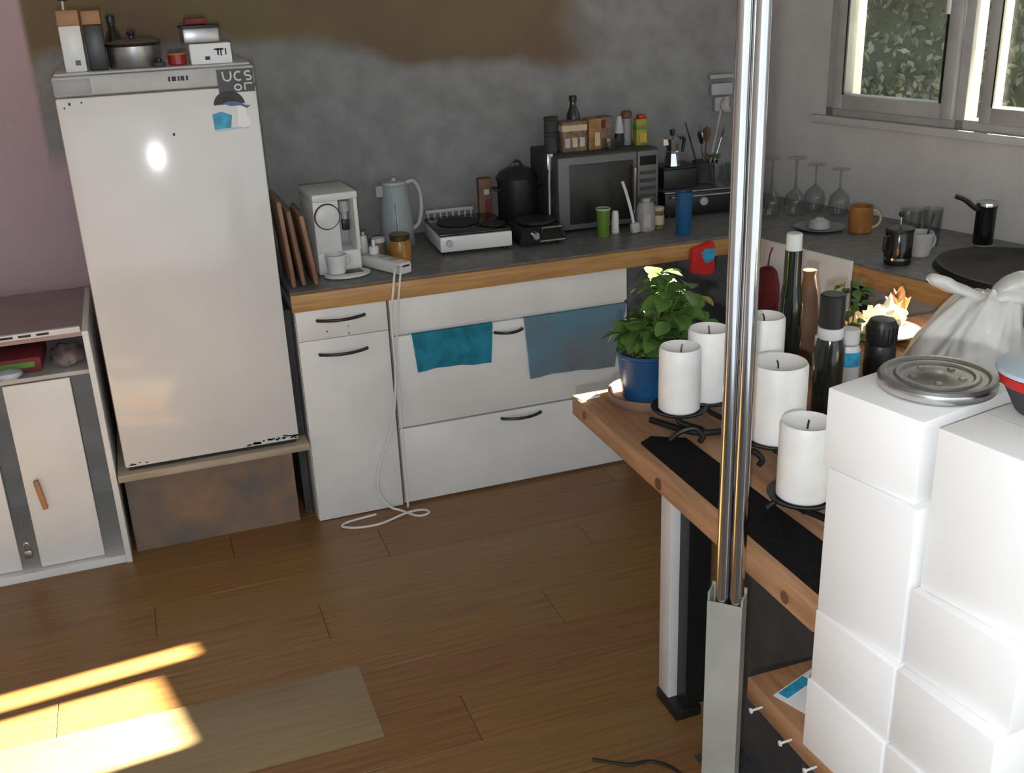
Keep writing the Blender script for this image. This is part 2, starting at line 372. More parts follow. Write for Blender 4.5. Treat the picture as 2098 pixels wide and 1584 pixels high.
towel('towel', 'teal tea towel hung over the wide drawer, nearer the fridge', 0.783, 1.072, 0.497, 0.6345, 'teal', 0.012, 0.012)
towel('towel', 'faded blue grey tea towel hung over the right end of drawer', 1.187, 1.583, 0.405, 0.6345, 'blue_grey_cloth', 0.016, 0.05)

# ================================================================ fridge on its shelf
f = T('fridge', 'scuffed white built-in fridge with stickers standing on a raised board', 'fridge', (0.092, 3.6, 0.318))
def FL(o): o.location = -f.location; return o
FX0, FX1, FZ0, FZ1 = -0.186, 0.370, 0.330, 1.536
FL(B().bb(FX0+0.004, FX1-0.004, 3.352, 3.90, 0.318, FZ1+0.006, bev=0.006).build('body', 'white_fridge', f))
door = FL(B().bb(FX0, FX1, 3.305, 3.350, FZ0, 1.478, bev=0.007).build('door', 'white_fridge', f))
band = FL(B().bb(FX0, FX1, 3.308, 3.350, 1.482, FZ1, bev=0.006).build('top_trim', 'pale_grey', f))
def dec(parent, b, m, name): return b.build(name, m, parent)
dec(band, B().bb(FX0+.002, FX0+0.10, 3.3055, 3.309, 1.486, 1.527, bev=.001), 'grey_plastic', 'hinge_cover')
b = B()
for i, (x, w_) in enumerate([(0.125,.006),(0.135,.012),(0.152,.005),(0.160,.010),(0.175,.006)]): b.bb(x, x+w_, 3.3065, 3.3085, 1.505, 1.518)
dec(band, b, 'dark_grey', 'lettering')
b = B().bb(0.262, 0.366, 3.3040, 3.3056, 1.462, 1.528); dec(band, b, 'black_plastic', 'sticker')
# white brush-like strokes on the black sticker
def stroke(pts, r, parent, m='white_plastic', y=3.3033, name='sticker_mark'):
    return B().tube([(x, y, z) for x, z in pts], r, 6, flat=1).build(name, m, parent)
def arc(cx, cz, rx, rz, a0, a1, n=9): return [(cx+rx*math.cos(R(a0+(a1-a0)*k/n)), cz+rz*math.sin(R(a0+(a1-a0)*k/n))) for k in range(n+1)]
stroke([(0.278,1.522)]+arc(0.290,1.508,0.011,0.012,180,360)+[(0.301,1.522)], 0.0028, band)
stroke(arc(0.323,1.508,0.012,0.012,60,300), 0.0028, band)
stroke(arc(0.350,1.514,0.009,0.006,40,230)+arc(0.350,1.502,0.009,0.006,90,-130), 0.0028, band)
stroke(arc(0.318,1.476,0.010,0.008,0,360), 0.0026, band)
stroke([(0.338,1.468),(0.338,1.486),(0.360,1.486)], 0.0026, band)
# picture sticker: dark dome, blue patch, pale figure
b = B().prism([(x,z) for x,z in arc(0.287,1.428,0.045,0.040,178,2,14)], 0, 0.0014, (0,3.305,0), (R(90),0,0)); dec(door, b, 'dark_grey', 'sticker')
b = B().prism([(0.268,1.433),(0.285,1.438),(0.310,1.436),(0.333,1.424),(0.347,1.422),(0.336,1.415),(0.318,1.424),(0.290,1.424)], 0, 0.0018, (0,3.305,0), (R(90),0,0)); dec(door, b, 'blue', 'sticker')
b = B().prism([(0.306,1.424),(0.318,1.428),(0.330,1.420),(0.334,1.396),(0.343,1.373),(0.336,1.362),(0.318,1.360),(0.304,1.366),(0.306,1.394)], 0, 0.0016, (0,3.305,0), (R(90),0,0)); dec(door, b, 'white_box', 'sticker')
b = B().prism([(0.236,1.360),(0.283,1.362),(0.290,1.398),(0.262,1.410),(0.234,1.404)], 0, 0.0012, (0,3.305,0), (R(90),0,0)); dec(door, b, 'sky_blue', 'sticker')
b = B().prism([(0.236,1.353),(0.336,1.358),(0.336,1.364),(0.236,1.360)], 0, 0.001, (0,3.305,0), (R(90),0,0)); dec(door, b, 'pale_blue', 'sticker')
b = B()
for x, z, s_ in [(0.118,1.356,.006),(-0.150,1.462,.006),(-0.118,1.464,.004),(-0.165,1.452,.004)]: b.box((s_, 0.0012, s_*1.3), (x, 3.3046, z))
dec(door, b, 'dark_grey', 'dent')
# chipped edge at the foot of the door
b = B()
rr = random.Random(2)
for i in range(26):
    x = 0.20 + 0.165*rr.random(); b.box((0.004+0.016*rr.random(), 0.0012, 0.002+0.006*rr.random()), (x, 3.3046, 0.338+0.018*rr.random()*(x-.17)/.2), (0, rr.uniform(-.3,.3), 0))
for i in range(8):
    x = -0.17+0.06*rr.random(); b.box((0.004+0.008*rr.random(), 0.0012, 0.003), (x, 3.3046, 0.338+0.006*rr.random()))
dec(door, b, 'black_plastic', 'rust_chip')
dec(door, B().bb(FX0+.01, FX1-.01, 3.315, 3.35, 0.3185, 0.331), 'black_plastic', 'base_strip')
sh = tag(B().bb(-0.212, 0.398, 3.285, 3.92, 0.292, 0.3165, bev=0.002).build('shelf_board', 'wood_pale'), 'pale raw wooden board carrying the fridge', 'shelf')
cb = T('plinth_panel', 'brown cardboard panel closing the space under the fridge', 'panel', (0.08, 3.37, 0))
o = B().bb(-0.200, 0.345, 3.362, 3.372, 0.0, 0.2905).build('panel', 'cardboard', cb); o.location = -cb.location
o = B().bb(0.255, 0.30, 3.3595, 3.362, 0.03, 0.285).build('stain', 'grey_plastic', cb); o.location = -cb.location
bpy.data.objects.remove(o)
tag(B().bb(0.372, 0.396, 3.40, 3.92, 0.0, 0.2905).bb(0.376, 0.396, 3.36, 3.92, 0.318, 0.765).build('panel_or_shade', 'dark_grey'), 'dark strip standing in for the shadow between fridge and narrow cabinet', 'panel')  # shade of the gap put in as dark-coloured pieces

# ================================================================ open cabinet left of the fridge
c = T('open_cabinet', 'doorless white cabinet carcass at the left edge holding loose boards', 'cabinet', (-0.55, 3.58, 0))
def CL(o): o.location = -c.location; return o
CL(B().bb(-0.235, -0.217, 3.300, 3.84, 0.0, 0.802, bev=0.001).build('side', 'white_paint', c))
CL(B().bb(-0.905, -0.887, 3.300, 3.84, 0.0, 0.802, bev=0.001).build('side', 'white_paint', c))
CL(B().bb(-0.8865, -0.2355, 3.300, 3.82, 0.012, 0.030).build('bottom_board', 'white_paint', c))
CL(B().bb(-0.8865, -0.2355, 3.306, 3.32, 0.0, 0.012).build('plinth', 'white_paint', c))
CL(B().bb(-0.8865, -0.2355, 3.825, 3.838, 0.012, 0.79).build('back_board', 'pale_grey', c))
top = CL(B().bb(-0.8865, -0.2355, 3.312, 3.838, 0.785, 0.802).build('top_board', mat('mauve_board', (0.34,0.26,0.28), 0.7, var=0.06), c))
CL(B().bb(-0.8865, -0.2355, 3.34, 3.82, 0.655, 0.668).build('shelf', 'pale_grey', c))
# slotted white strip at the front of the top
t = T('slotted_rail', 'white plastic strip with dark slots along the open cabinet top', 'rail', (-0.5, 3.305, 0.802))
B().bb(-0.38, 0.262, -0.004, 0.012, -0.001, 0.016, bev=0.001).build('strip', 'white_plastic', t)
b = B()
for i in range(11): b.bb(-0.36+0.05*i, -0.325+0.05*i, -0.0055, -0.003, 0.0045, 0.0115)
b.build('slot', 'black_plastic', t)
# two loose white door fronts standing in it
t = T('door_front', 'loose white door front with an ochre wooden handle leaning in open cabinet', 'door', (-0.395, 3.33, 0.030), rot=(R(-2.2),0,0))
B().bb(-0.095, 0.097, -0.009, 0.009, 0.003, 0.618, bev=0.0015).build('panel', 'white_paint', t)
B().box((0.016,0.02,0.10), (-0.052,-0.019,0.255), (0,R(-7),0), bev=0.003).build('handle', 'orange_lid', t)
t = T('door_front', 'second loose white door front cut by the left picture edge', 'door', (-0.655, 3.335, 0.030), rot=(R(-2.0),0,0))
B().bb(-0.115, 0.107, -0.009, 0.009, 0.003, 0.618, bev=0.0015).build('panel', 'white_paint', t)
t = T('padlock', 'small grey padlock hanging between the two loose white door fronts', 'padlock', (-0.520, 3.318, 0.075))
B().box((0.026,0.014,0.03),(0,0,0.015),bev=0.005).build('body','dull_metal',t)
B().tube([(0.009*math.cos(a),0,0.03+0.022*math.sin(a)+.004) for a in [math.pi*k/10 for k in range(11)]]+[(-0.009,0,0.026)],0.003).build('shackle','steel',t)
B().tube(bez([(0,0,0.055),(-0.004,0.002,0.09),(0.001,0.004,0.12),(-0.002,0.004,0.15)]),0.0025).build('cord','dull_metal',t)
t = T('packet', 'flat red and green packet lying on the upper shelf of open cabinet', 'packet', (-0.50, 3.50, 0.669))
B().box((0.26,0.24,0.05),(0,0,0.025),bev=0.008).build('body','dark_red',t)
B().box((0.22,0.002,0.018),(0,-0.1215,0.028)).build('stripe','green',t)
tag(at(B().lathe([(0,0),(0.020,0),(0.032,0.012),(0.030,0.022),(0.012,0.030),(0,0.031)],n=16,sx=1.3).build('small_dish','pale_blue'),(-0.465,3.352,0.669)),'small pale rounded dish in front of the red packet','dish')
t = T('rag', 'crumpled grey brown rag at right of the open cabinet shelf', 'cloth', (-0.300, 3.44, 0.669))
b = B(); bmesh.ops.create_icosphere(b.bm, subdivisions=3, radius=1)
for v in b.bm.verts:
    n_ = noise.noise(v.co*2.3)*.35; v.co = Vector((v.co.x*0.048*(1+n_), v.co.y*0.07*(1+n_), max(0, (v.co.z+0.6)*0.035*(1+n_))))
b.build('cloth', mat('rag_cloth', (0.2,0.16,0.15), 0.95, var=0.3), t, 80)

# ================================================================ on top of the fridge
FT = FZ1+0.0065
def carton(name, label, cat, x, y, w_, d_, h_, m, lidm=None, lidh=0.0, rz=0, z=FT, group=None):
    t = T(name, label, cat, (x, y, z), rz, group)
    B().box((w_,d_,h_),(0,0,h_/2),bev=0.003).build('body', m, t)
    if lidm: B().box((w_*1.02,d_*1.02,lidh),(0,0,h_+lidh/2),bev=0.003).build('lid', lidm, t)
    return t
t = carton('tall_tin', 'tall white tin with an orange lid at the fridge corner', 'tin', -0.117, 3.40, 0.058, 0.058, 0.125, 'white_plastic', 'orange_lid', 0.042)
B().box((0.014,0.002,0.014),(0.008,-0.03,0.025)).build('mark','black_plastic',t)
t = T('kitchen_brush', 'thin white stick propped behind the tall white tin', 'brush', (-0.135, 3.455, FT))
B().tube([(0,0,0.0),(0.004,0,0.10),(0.012,0,0.215)],[0.004,0.004,0.003]).build('stick','white_plastic',t)
B().box((0.03,0.012,0.02),(0.012,0,0.20),bev=0.004).build('head','black_plastic',t)
t = carton('tall_tin', 'tall black tin with an orange lid on the fridge', 'tin', -0.056, 3.41, 0.050, 0.05, 0.125, 'black_plastic', 'orange_lid', 0.038)
t = T('bottle', 'black bottle beside the orange lidded tins on the fridge', 'bottle', (-0.006, 3.54, FT))
B().lathe([(0.026,0),(0.027,0.005),(0.027,0.075),(0.012,0.105),(0.011,0.125)]).build('body','dark_bottle',t)
B().cyl(0.013,0.022,(0,0,0.122),bev=.002).build('cap','black_plastic',t)
t = T('saucepan', 'grey metal saucepan with a dark lid on the fridge', 'pan', (0.045, 3.44, FT))
B().lathe([(0,0),(0.070,0),(0.074,0.006),(0.075,0.062),(0.072,0.062),(0.071,0.008),(0,0.006)],close=False).build('body','dull_metal',t)
B().lathe([(0.077,0.062),(0.077,0.067),(0.05,0.077),(0.012,0.080),(0,0.080)]).build('lid','dull_metal',t)
B().lathe([(0.078,0.060),(0.080,0.064),(0.078,0.068),(0.074,0.064)],close=False).build('rim','black_plastic',t)
B().lathe([(0.008,0.079),(0.008,0.088),(0.014,0.092),(0.012,0.099),(0,0.1)]).build('knob','black_plastic',t)
t = T('candle_glass', 'small shiny red glass jar in the middle of fridge top', 'jar', (0.163, 3.40, FT))
B().lathe([(0.022,0),(0.026,0.004),(0.027,0.034),(0.024,0.034),(0.023,0.006),(0,0.005)],close=False).build('glass',mat('red_glass',(0.3,0.02,0.02),0.08,var=0.1),t)
B().lathe([(0.028,0.030),(0.029,0.034),(0.026,0.036)],close=False).build('rim','orange_lid',t)
t = T('spray_cap', 'low dark plastic cap between saucepan and red glass jar', 'cap', (0.110, 3.38, FT))
B().cyl(0.018,0.014,bev=.003).build('cap','dark_grey',t); B().cyl(0.009,0.01,(0,0,0.014),bev=.002).build('knob','black_plastic',t)
t = carton('white_carton', 'small white printed carton at the right end of fridge top', 'box', 0.258, 3.40, 0.118, 0.09, 0.058, 'white_box')
b = B(); b.bb(0.018,0.023,-0.0465,-0.0445,0.024,0.043).bb(0.027,0.031,-0.0465,-0.0445,0.022,0.043).bb(0.010,0.037,-0.0465,-0.0445,0.038,0.0425).bb(-0.018,-0.004,-0.0465,-0.0445,0.012,0.022).bb(0.041,0.0445,-0.0465,-0.0445,0.024,0.042)
b.build('lettering','dark_grey',t)
t = T('metal_tin', 'grey tin with dark rim stacked on the white carton', 'tin', (0.236, 3.405, FT+0.0585), R(4))
B().box((0.105,0.08,0.044),(0,0,0.022),bev=0.006).build('body','dull_metal',t)
B().box((0.112,0.086,0.008),(0,0,0.047),bev=0.003).build('rim','black_plastic',t)
t = carton('red_packet', 'flat dark red packet lying on the grey tin', 'packet', 0.228, 3.41, 0.062, 0.05, 0.018, 'dark_red', z=FT+0.111)

# ================================================================ things on the back worktop
for i,(x,rz,h_,d_,lean,lab) in enumerate([(0.418,0,0.285,0.20,4,'wooden chopping board leaning nearest the fridge side'),(0.452,0,0.25,0.18,6,'middle wooden chopping board of three beside the fridge'),(0.492,0,0.235,0.2,7,'chopping board closest to the white coffee machine')]):
    t = T('chopping_board', lab, 'chopping board', (x+0.004, 3.47, ZC+0.001), group='chopping boards', rot=(0, R(-lean), 0))
    B().box((0.016,d_,h_),(0,0,h_/2),bev=0.006).build('board', 'wood_board', t)
    B().tube([(0.0095,0.012*math.cos(a),h_-0.03+0.012*math.sin(a)) for a in [k*math.pi/6 for k in range(12)]],0.002,closed=True).build('hole_rim','brown',t)
t = T('coffee_machine', 'white capsule coffee machine with round dial and drip tray', 'coffee machine', (0.592, 3.575, ZC), R(4))
B().box((0.15,0.20,0.075),(0,0.01,0.0385),bev=0.006).build('base','white_plastic',t)
B().box((0.155,0.21,0.026),(0,0.005,0.262),bev=0.006).build('top','white_plastic',t)
B().box((0.088,0.20,0.18),(-0.032,0.01,0.163),bev=0.006).build('tower','white_plastic',t)
B().box((0.062,0.09,0.18),(0.046,0.065,0.163),bev=0.004).build('rear','pale_grey',t)
B().box((0.014,0.20,0.18),(0.070,0.01,0.163),bev=0.003).build('side','white_plastic',t)
d_ = B().lathe([(0.040,0),(0.040,0.008),(0.034,0.012),(0,0.012)],(-0.030,-0.089,0.198),(R(90),0,0),n=32).build('dial','white_plastic',t)
B().lathe([(0.044,0),(0.044,0.003),(0.040,0.003)],(-0.030,-0.0895,0.198),(R(90),0,0),n=32,close=False).build('dial_ring','black_plastic',t)
B().cyl(0.018,0.04,(0.044,-0.03,0.195),bev=.004).cyl(0.010,0.028,(0.044,-0.03,0.168)).build('spout','pale_grey',t)
B().box((0.024,0.02,0.036),(0.044,-0.035,0.153),bev=.003).build('nozzle','black_plastic',t)
B().lathe([(0.060,0.0),(0.066,0.003),(0.066,0.010),(0.061,0.012),(0,0.010)],(0.01,-0.13,0.001),sx=1.2,sy=0.8).build('drip_tray','white_plastic',t)
B().box((0.06,0.04,0.002),(0.03,-0.13,0.0135)).build('grille','black_plastic',t)
def cup(name, label, loc_, r, h_, m, hand=None, taper=0.85, hm=None, group=None, cat='cup', inner='dark_grey'):
    t = T(name, label, cat, loc_, group=group)
    B().lathe([(0,0),(r*taper*.92,0),(r*taper,0.003),(r,h_),(r-0.004,h_),(r*taper-0.004,0.006),(0,0.006)],close=False).build('body',m,t)
    if hand is not None:
        a = R(hand); dx, dy = math.cos(a), math.sin(a); pts = []
        for k in range(9):
            q = math.pi*k/8; rr_ = r*0.94+math.sin(q)*r*0.75; pts.append((dx*rr_, dy*rr_, h_*(0.5+0.34*math.cos(q))))
        B().tube(pts, 0.005).build('handle', hm or m, t)
    return t
cup('espresso_cup', 'small white cup standing on the coffee machine tray', (0.578, 3.452, ZC+0.014), 0.036, 0.062, 'white_plastic', 20)
t = T('power_strip', 'white power strip with plugs at the worktop front edge', 'power strip', (0.748, 3.46, ZC), R(26))
B().box((0.055,0.21,0.042),(0,0,0.022),bev=0.008).build('body','white_plastic',t)
for k in range(3): B().cyl(0.019,0.002,(0,-0.05+0.055*k,0.0425),n=18).build('socket','pale_grey',t)
B().box((0.03,0.0015,0.006),(0,-0.1055,0.03)).build('slot','black_plastic',t)
pl = B().cyl(0.017,0.03,(0,0.06,0.0445),bev=.004).build('plug','white_plastic',t); B().cyl(0.006,0.022,(0,0.06,0.0745)).build('plug_stem','white_plastic',pl)
tag(B().tube(bez([(0.772,3.366,ZC+0.03),(0.748,3.325,ZC+0.030),(0.728,3.292,0.80),(0.713,3.288,0.70),(0.714,3.296,0.52),(0.690,3.300,0.33),(0.638,3.30,0.20),(0.616,3.294,0.10),(0.645,3.286,0.03),(0.69,3.27,0.006),(0.735,3.213,0.004),(0.776,3.222,0.004),(0.760,3.25,0.004),(0.70,3.243,0.009),(0.60,3.212,0.004),(0.52,3.216,0.004),(0.472,3.246,0.004),(0.500,3.27,0.004),(0.6,3.285,0.004)],10),0.0042,7).build('cable','white_plastic'),'white mains cable running down the cabinets to a loop on floor','cable')
tag(B().tube(bez([(0.784,3.370,ZC+0.03),(0.766,3.318,ZC+0.032),(0.748,3.2915,0.80),(0.737,3.293,0.72),(0.726,3.300,0.60),(0.722,3.303,0.40),(0.720,3.302,0.20),(0.719,3.298,0.03),(0.716,3.290,0.0045)],10),0.0038,7).build('cable','white_plastic'),'second thinner white cable hanging straight between the two cabinets','cable')
t = T('honey_jar', 'amber honey jar with dark lid beside the power strip', 'jar', (0.822, 3.545, ZC))
B().lathe([(0.034,0),(0.039,0.005),(0.040,0.060),(0.034,0.074),(0.034,0.08)],n=24).build('glass','amber',t)
B().cyl(0.037,0.020,(0,0,0.078),bev=.003).build('lid',mat('bronze_lid',(0.10,0.06,0.02),0.3,0.6),t)
t = T('jar', 'small clear jar with brown contents behind the power strip', 'jar', (0.762, 3.62, ZC))
B().lathe([(0.026,0),(0.028,0.004),(0.028,0.05),(0.022,0.06)],n=20).build('glass','label_brown',t); B().cyl(0.024,0.016,(0,0,0.06),bev=.002).build('lid','white_plastic',t)
t = T('salt_shaker', 'small white shaker standing behind the power strip', 'shaker', (0.712, 3.64, ZC))
B().lathe([(0.017,0),(0.019,0.004),(0.016,0.07),(0.012,0.085),(0,0.09)],n=16).build('body','white_plastic',t); B().cyl(0.0125,0.012,(0,0,0.088),bev=.002).build('cap','steel',t)
# kettle
t = T('kettle', 'pale blue jug kettle with a large loop handle by the wall', 'kettle', (0.875, 3.80, ZC), R(8))
B().lathe([(0.064,0),(0.066,0.006),(0.066,0.018),(0.060,0.022)],n=28).build('base','grey_plastic',t)
bo = B().lathe([(0.062,0.022),(0.064,0.03),(0.058,0.12),(0.049,0.205),(0.051,0.222),(0.046,0.226)],n=28).build('body','kettle',t)
B().lathe([(0.046,0.224),(0.042,0.234),(0.012,0.238),(0,0.238)],n=24).lathe([(0.008,0.237),(0.009,0.247),(0,0.249)],n=12).build('lid','pale_grey',t)
B().prism([(-0.045,-0.012),(-0.070,0.0),(-0.045,0.012)],0.185,0.224).build('spout','kettle',t)
B().tube(bez([(0.040,0,0.222),(0.075,0,0.228),(0.098,0,0.19),(0.102,0,0.13),(0.088,0,0.07),(0.055,0,0.045)],6),[0.011]*31,10,flat=0.8).build('handle','pale_grey',t)
B().box((0.004,0.016,0.11),(-0.020,-0.055,0.11),(R(-4),0,0)).build('gauge','pale_blue',t)
# two-plate table cooker, turned slightly
t = T('table_cooker', 'white portable cooker with a dark ribbed top on worktop', 'cooker', (1.108, 3.675, ZC), R(-4))
bdy = B().box((0.265,0.29,0.056),(0,0,0.040),bev=0.006).build('body','white_plastic',t)
B().box((0.262,0.288,0.010),(0,0.0,0.0735),bev=0.004).build('top_plate','black_gloss',t)
for sx in (-1,1):
    for sy in (-1,1): B().cyl(0.010,0.013,(sx*0.11,sy*0.12,0.0)).build('foot','black_plastic',t)
pl = B().cyl(0.078,0.006,(-0.03,0.02,0.0787),n=32,bev=.002).build('hot_plate','cast_plate',t)
B().cyl(0.048,0.006,(0.083,-0.06,0.0787),n=28,bev=.002).build('hot_plate','cast_plate',t)
B().cyl(0.012,0.012,(-0.1,-0.1455,0.045),(R(90),0,0),bev=.002).build('knob','pale_grey',t)
t = T('dish_rack', 'low pale plastic rack with teeth behind the portable cooker', 'rack', (1.105, 3.895, ZC), R(-2))
B().box((0.19,0.04,0.05),(0,0,0.025),bev=0.004).build('base','pale_grey',t)
B().box((0.19,0.012,0.014),(0,-0.01,0.088),bev=0.003).build('top_bar','pale_grey',t)
for k in range(8): B().box((0.007,0.010,0.036),(-0.085+0.0243*k,-0.01,0.066)).build('tooth','pale_grey',t)
# single hotplate with a steel front
t = T('hotplate', 'black single hotplate with a chrome framed front', 'cooker', (1.350, 3.60, ZC), R(-3))
B().prism([(-0.09,0),(0.09,0),(0.075,0.06),(-0.075,0.06)],-0.09,0.09,(0,0,0.012),(R(90),0,0)).build('body','black_gloss',t)
B().cyl(0.075,0.012,(0,0.0,0.072),n=30,bev=.003).build('hot_plate','cast_plate',t)
fr = [(-0.015,-0.0915,0.018),(0.084,-0.0915,0.018),(0.070,-0.0915,0.066),(-0.005,-0.0915,0.066)]
B().tube(fr,0.004,6,closed=True).build('front_frame','chrome',t)
B().lathe([(0.014,0),(0.014,0.014),(0.010,0.018),(0,0.018)],(-0.03,-0.09,0.040),(R(90),0,0)).build('knob','chrome',t)
for sx in (-1,1):
    for sy in (-1,1): B().cyl(0.009,0.012,(sx*0.07,sy*0.07,0)).build('foot','black_plastic',t)
# dark stock pot and red-brown carton left of the microwave
t = T('carton', 'tall brown and red carton standing left of the black pot', 'carton', (1.235, 3.84, ZC), R(-6))
B().box((0.050,0.04,0.205),(0,0,0.1025),bev=0.002).build('body','brown',t)
B().box((0.026,0.002,0.055),(0.010,-0.0205,0.10)).build('label','dark_red',t)
B().box((0.02,0.002,0.02),(0.004,-0.0205,0.155)).build('label','pale_grey',t)
t = T('stock_pot', 'tall black pot with domed lid left of the microwave', 'pot', (1.352, 3.79, ZC))
B().lathe([(0,0),(0.071,0),(0.076,0.008),(0.077,0.20),(0.074,0.20),(0.072,0.01),(0,0.008)],close=False).build('body','black_plastic',t)
B().lathe([(0.082,0.20),(0.082,0.206),(0.066,0.228),(0.03,0.244),(0,0.246)]).build('lid','black_plastic',t)
B().tube([(0.018*math.cos(k*math.pi/8),0,0.244+0.022*math.sin(k*math.pi/8)) for k in range(9)],0.005).build('knob','black_plastic',t)
for s_ in (-1,1): B().tube([(s_*0.078,-0.02,0.165),(s_*0.095,-0.015,0.168),(s_*0.095,0.015,0.168),(s_*0.078,0.02,0.165)],0.005).build('handle','black_plastic',t)
t = T('spatula', 'pale spatula leaning between black pot and microwave', 'spatula', (1.428, 3.655, ZC), rot=(R(-6),R(3),0))
B().tube([(0,0,0),(0,0,0.2),(0.004,0,0.30)],[0.004,0.004,0.005]).build('handle','pale_grey',t); B().box((0.022,0.004,0.06),(0.004,0,0.27),bev=.002).build('blade','steel',t)
# microwave
t = T('microwave', 'black and silver microwave oven with spice boxes on top', 'microwave', (1.665, 3.78, ZC), R(-2))
B().box((0.41,0.30,0.278),(0,0.01,0.151),bev=0.005).build('casing','dark_grey',t)
dr = B().box((0.315,0.016,0.270),(-0.045,-0.149,0.151),bev=0.004).build('door','mw_frame',t)
B().box((0.255,0.004,0.222),(-0.032,-0.158,0.147),bev=0.002).build('door_glass','black_plastic',dr)
B().tube([(0.094,-0.158,0.05),(0.094,-0.178,0.06),(0.096,-0.178,0.23),(0.096,-0.158,0.24)],0.007).build('door_handle','chrome',dr)
cp = B().box((0.086,0.014,0.270),(0.159,-0.149,0.151),bev=0.004).build('control_panel','mw_frame',t)
B().box((0.066,0.002,0.034),(0.158,-0.157,0.250)).build('display','black_gloss',cp)
for j in range(5): B().box((0.066,0.003,0.014),(0.158,-0.157,0.205-0.030*j),bev=.001).build('button_row','dark_grey',cp)
for sx in (-1,1):
    for sy in (-1,1): B().cyl(0.012,0.012,(sx*0.17,sy*0.11+0.01,0)).build('foot','black_plastic',t)
MZ = ZC+0.2905
G = 'spices on the microwave'
t = T('spice_tin', 'stack of dark tins at the left end of microwave top', 'tin', (1.483, 3.76, MZ))
B().cyl(0.026,0.062,bev=.002).build('tin','dark_grey',t); B().cyl(0.027,0.012,(0,0,0.062),bev=.002).cyl(0.026,0.045,(0,0,0.075),bev=.002).cyl(0.027,0.01,(0,0,0.12),bev=.002).build('upper_tin','dark_grey',t)
t = carton('spice_box', 'brown spice box with a cream band on the microwave', 'box', 1.561, 3.745, 0.098, 0.06, 0.112, 'label_brown', z=MZ, group=G)
B().box((0.1,0.062,0.022),(0,0,0.088)).build('band','cream',t)
for k in range(3): B().box((0.02,0.002,0.034),(-0.03+0.03*k,-0.0305,0.035)).build('print','cream' if k==1 else 'pale_grey',t)
t = carton('spice_box', 'orange brown spice box beside the cream banded one', 'box', 1.645, 3.745, 0.052, 0.06, 0.115, 'label_orange', z=MZ, group=G)
B().box((0.02,0.002,0.05),(0.008,-0.0305,0.04)).build('print','cream',t)
t = carton('spice_box', 'dull red patterned spice box right of the orange one', 'box', 1.700, 3.765, 0.052, 0.05, 0.115, 'label_brown', z=MZ, group=G)
B().box((0.02,0.002,0.03),(-0.012,-0.026,0.09)).build('print','dark_red',t)
t = T('bottle', 'little black bottle poking up behind the spice boxes', 'bottle', (1.612, 3.85, MZ))
B().lathe([(0.024,0),(0.026,0.004),(0.026,0.12),(0.013,0.150),(0.012,0.17)],n=18).build('glass','dark_bottle',t); B().cyl(0.015,0.022,(0,0,0.168),bev=.002).build('cap','black_plastic',t)
t = T('glass_dish', 'shallow clear dish in front of the red spice box', 'dish', (1.715, 3.695, MZ))
B().lathe([(0,0),(0.028,0),(0.040,0.035),(0.037,0.035),(0.026,0.004),(0,0.004)],close=False).build('dish','glass',t)
t = T('pepper_bottle', 'slim bottle with white shoulder on the microwave', 'bottle', (1.752, 3.735, MZ))
B().cyl(0.018,0.052,bev=.003).build('base','black_plastic',t); B().lathe([(0.018,0.052),(0.017,0.075),(0.010,0.105),(0.009,0.115)],n=16).build('shoulder','pale_grey',t)
t = T('spice_bottle', 'grey bottle with dark brown cap on the microwave', 'bottle', (1.800, 3.77, MZ))
B().lathe([(0.020,0),(0.021,0.004),(0.021,0.085),(0.015,0.1)],n=18).build('body','grey_plastic',t); B().cyl(0.021,0.026,(0,0,0.1),bev=.004).build('cap','brown',t)
t = carton('seasoning_packet', 'bright green yellow and red seasoning packet on microwave end', 'packet', 1.838, 3.73, 0.046, 0.035, 0.1, 'label_multi', z=MZ)
B().box((0.047,0.036,0.014),(0,0,0.067)).build('band','green',t); B().box((0.030,0.03,0.014),(0.004,0,0.107),bev=.004).build('top','red',t); B().box((0.03,0.002,0.035),(0.006,-0.018,0.03)).build('print','yellow',t)
# front row
t = cup('beaker', 'bright green plastic beaker in front of the microwave', (1.593, 3.535, ZC), 0.026, 0.105, 'green', cat='beaker')
B().lathe([(0.0262,0.100),(0.0285,0.103),(0.0262,0.108),(0.0225,0.105)],close=False).build('rim','pale_grey',t)
t = T('shaker', 'slim white shaker beside the green beaker', 'shaker', (1.656, 3.565, ZC))
B().lathe([(0.014,0),(0.015,0.003),(0.013,0.075),(0.010,0.085),(0,0.087)],n=16).build('body','white_plastic',t); B().cyl(0.015,0.006,(0,0,0.0)).build('foot','pale_grey',t)
t = T('glass_jar', 'grey screw top jar between white shaker and small labelled jar', 'jar', (1.775, 3.55, ZC))
B().lathe([(0.032,0),(0.036,0.005),(0.036,0.09),(0.029,0.105),(0.029,0.112)],n=22).build('glass','grey_plastic',t); B().cyl(0.032,0.02,(0,0,0.11),bev=.003).build('lid','dull_metal',t); B().box((0.03,0.003,0.05),(-0.012,-0.0355,0.045)).build('label','pale_grey',t)
t = T('dish_brush', 'white handled brush leaning against the microwave front', 'brush', (1.722, 3.53, ZC), rot=(R(-4),R(-6),0))
B().tube(bez([(0,0,0.02),(-0.006,0,0.09),(-0.016,0,0.155),(-0.026,0,0.2)],6),0.006).build('handle','white_plastic',t); B().box((0.035,0.026,0.04),(0.002,0,0.02),bev=.008).build('head','pale_grey',t)
t = T('spice_jar', 'small jar with a cream and green label next to blue cup', 'jar', (1.828, 3.545, ZC))
B().cyl(0.02,0.07,bev=.003).build('glass','label_brown',t); B().lathe([(0.0205,0.02),(0.0205,0.055)],close=False,n=20).build('label','cream',t); B().cyl(0.0205,0.016,(0,0,0.07),bev=.003).build('lid','cream',t)
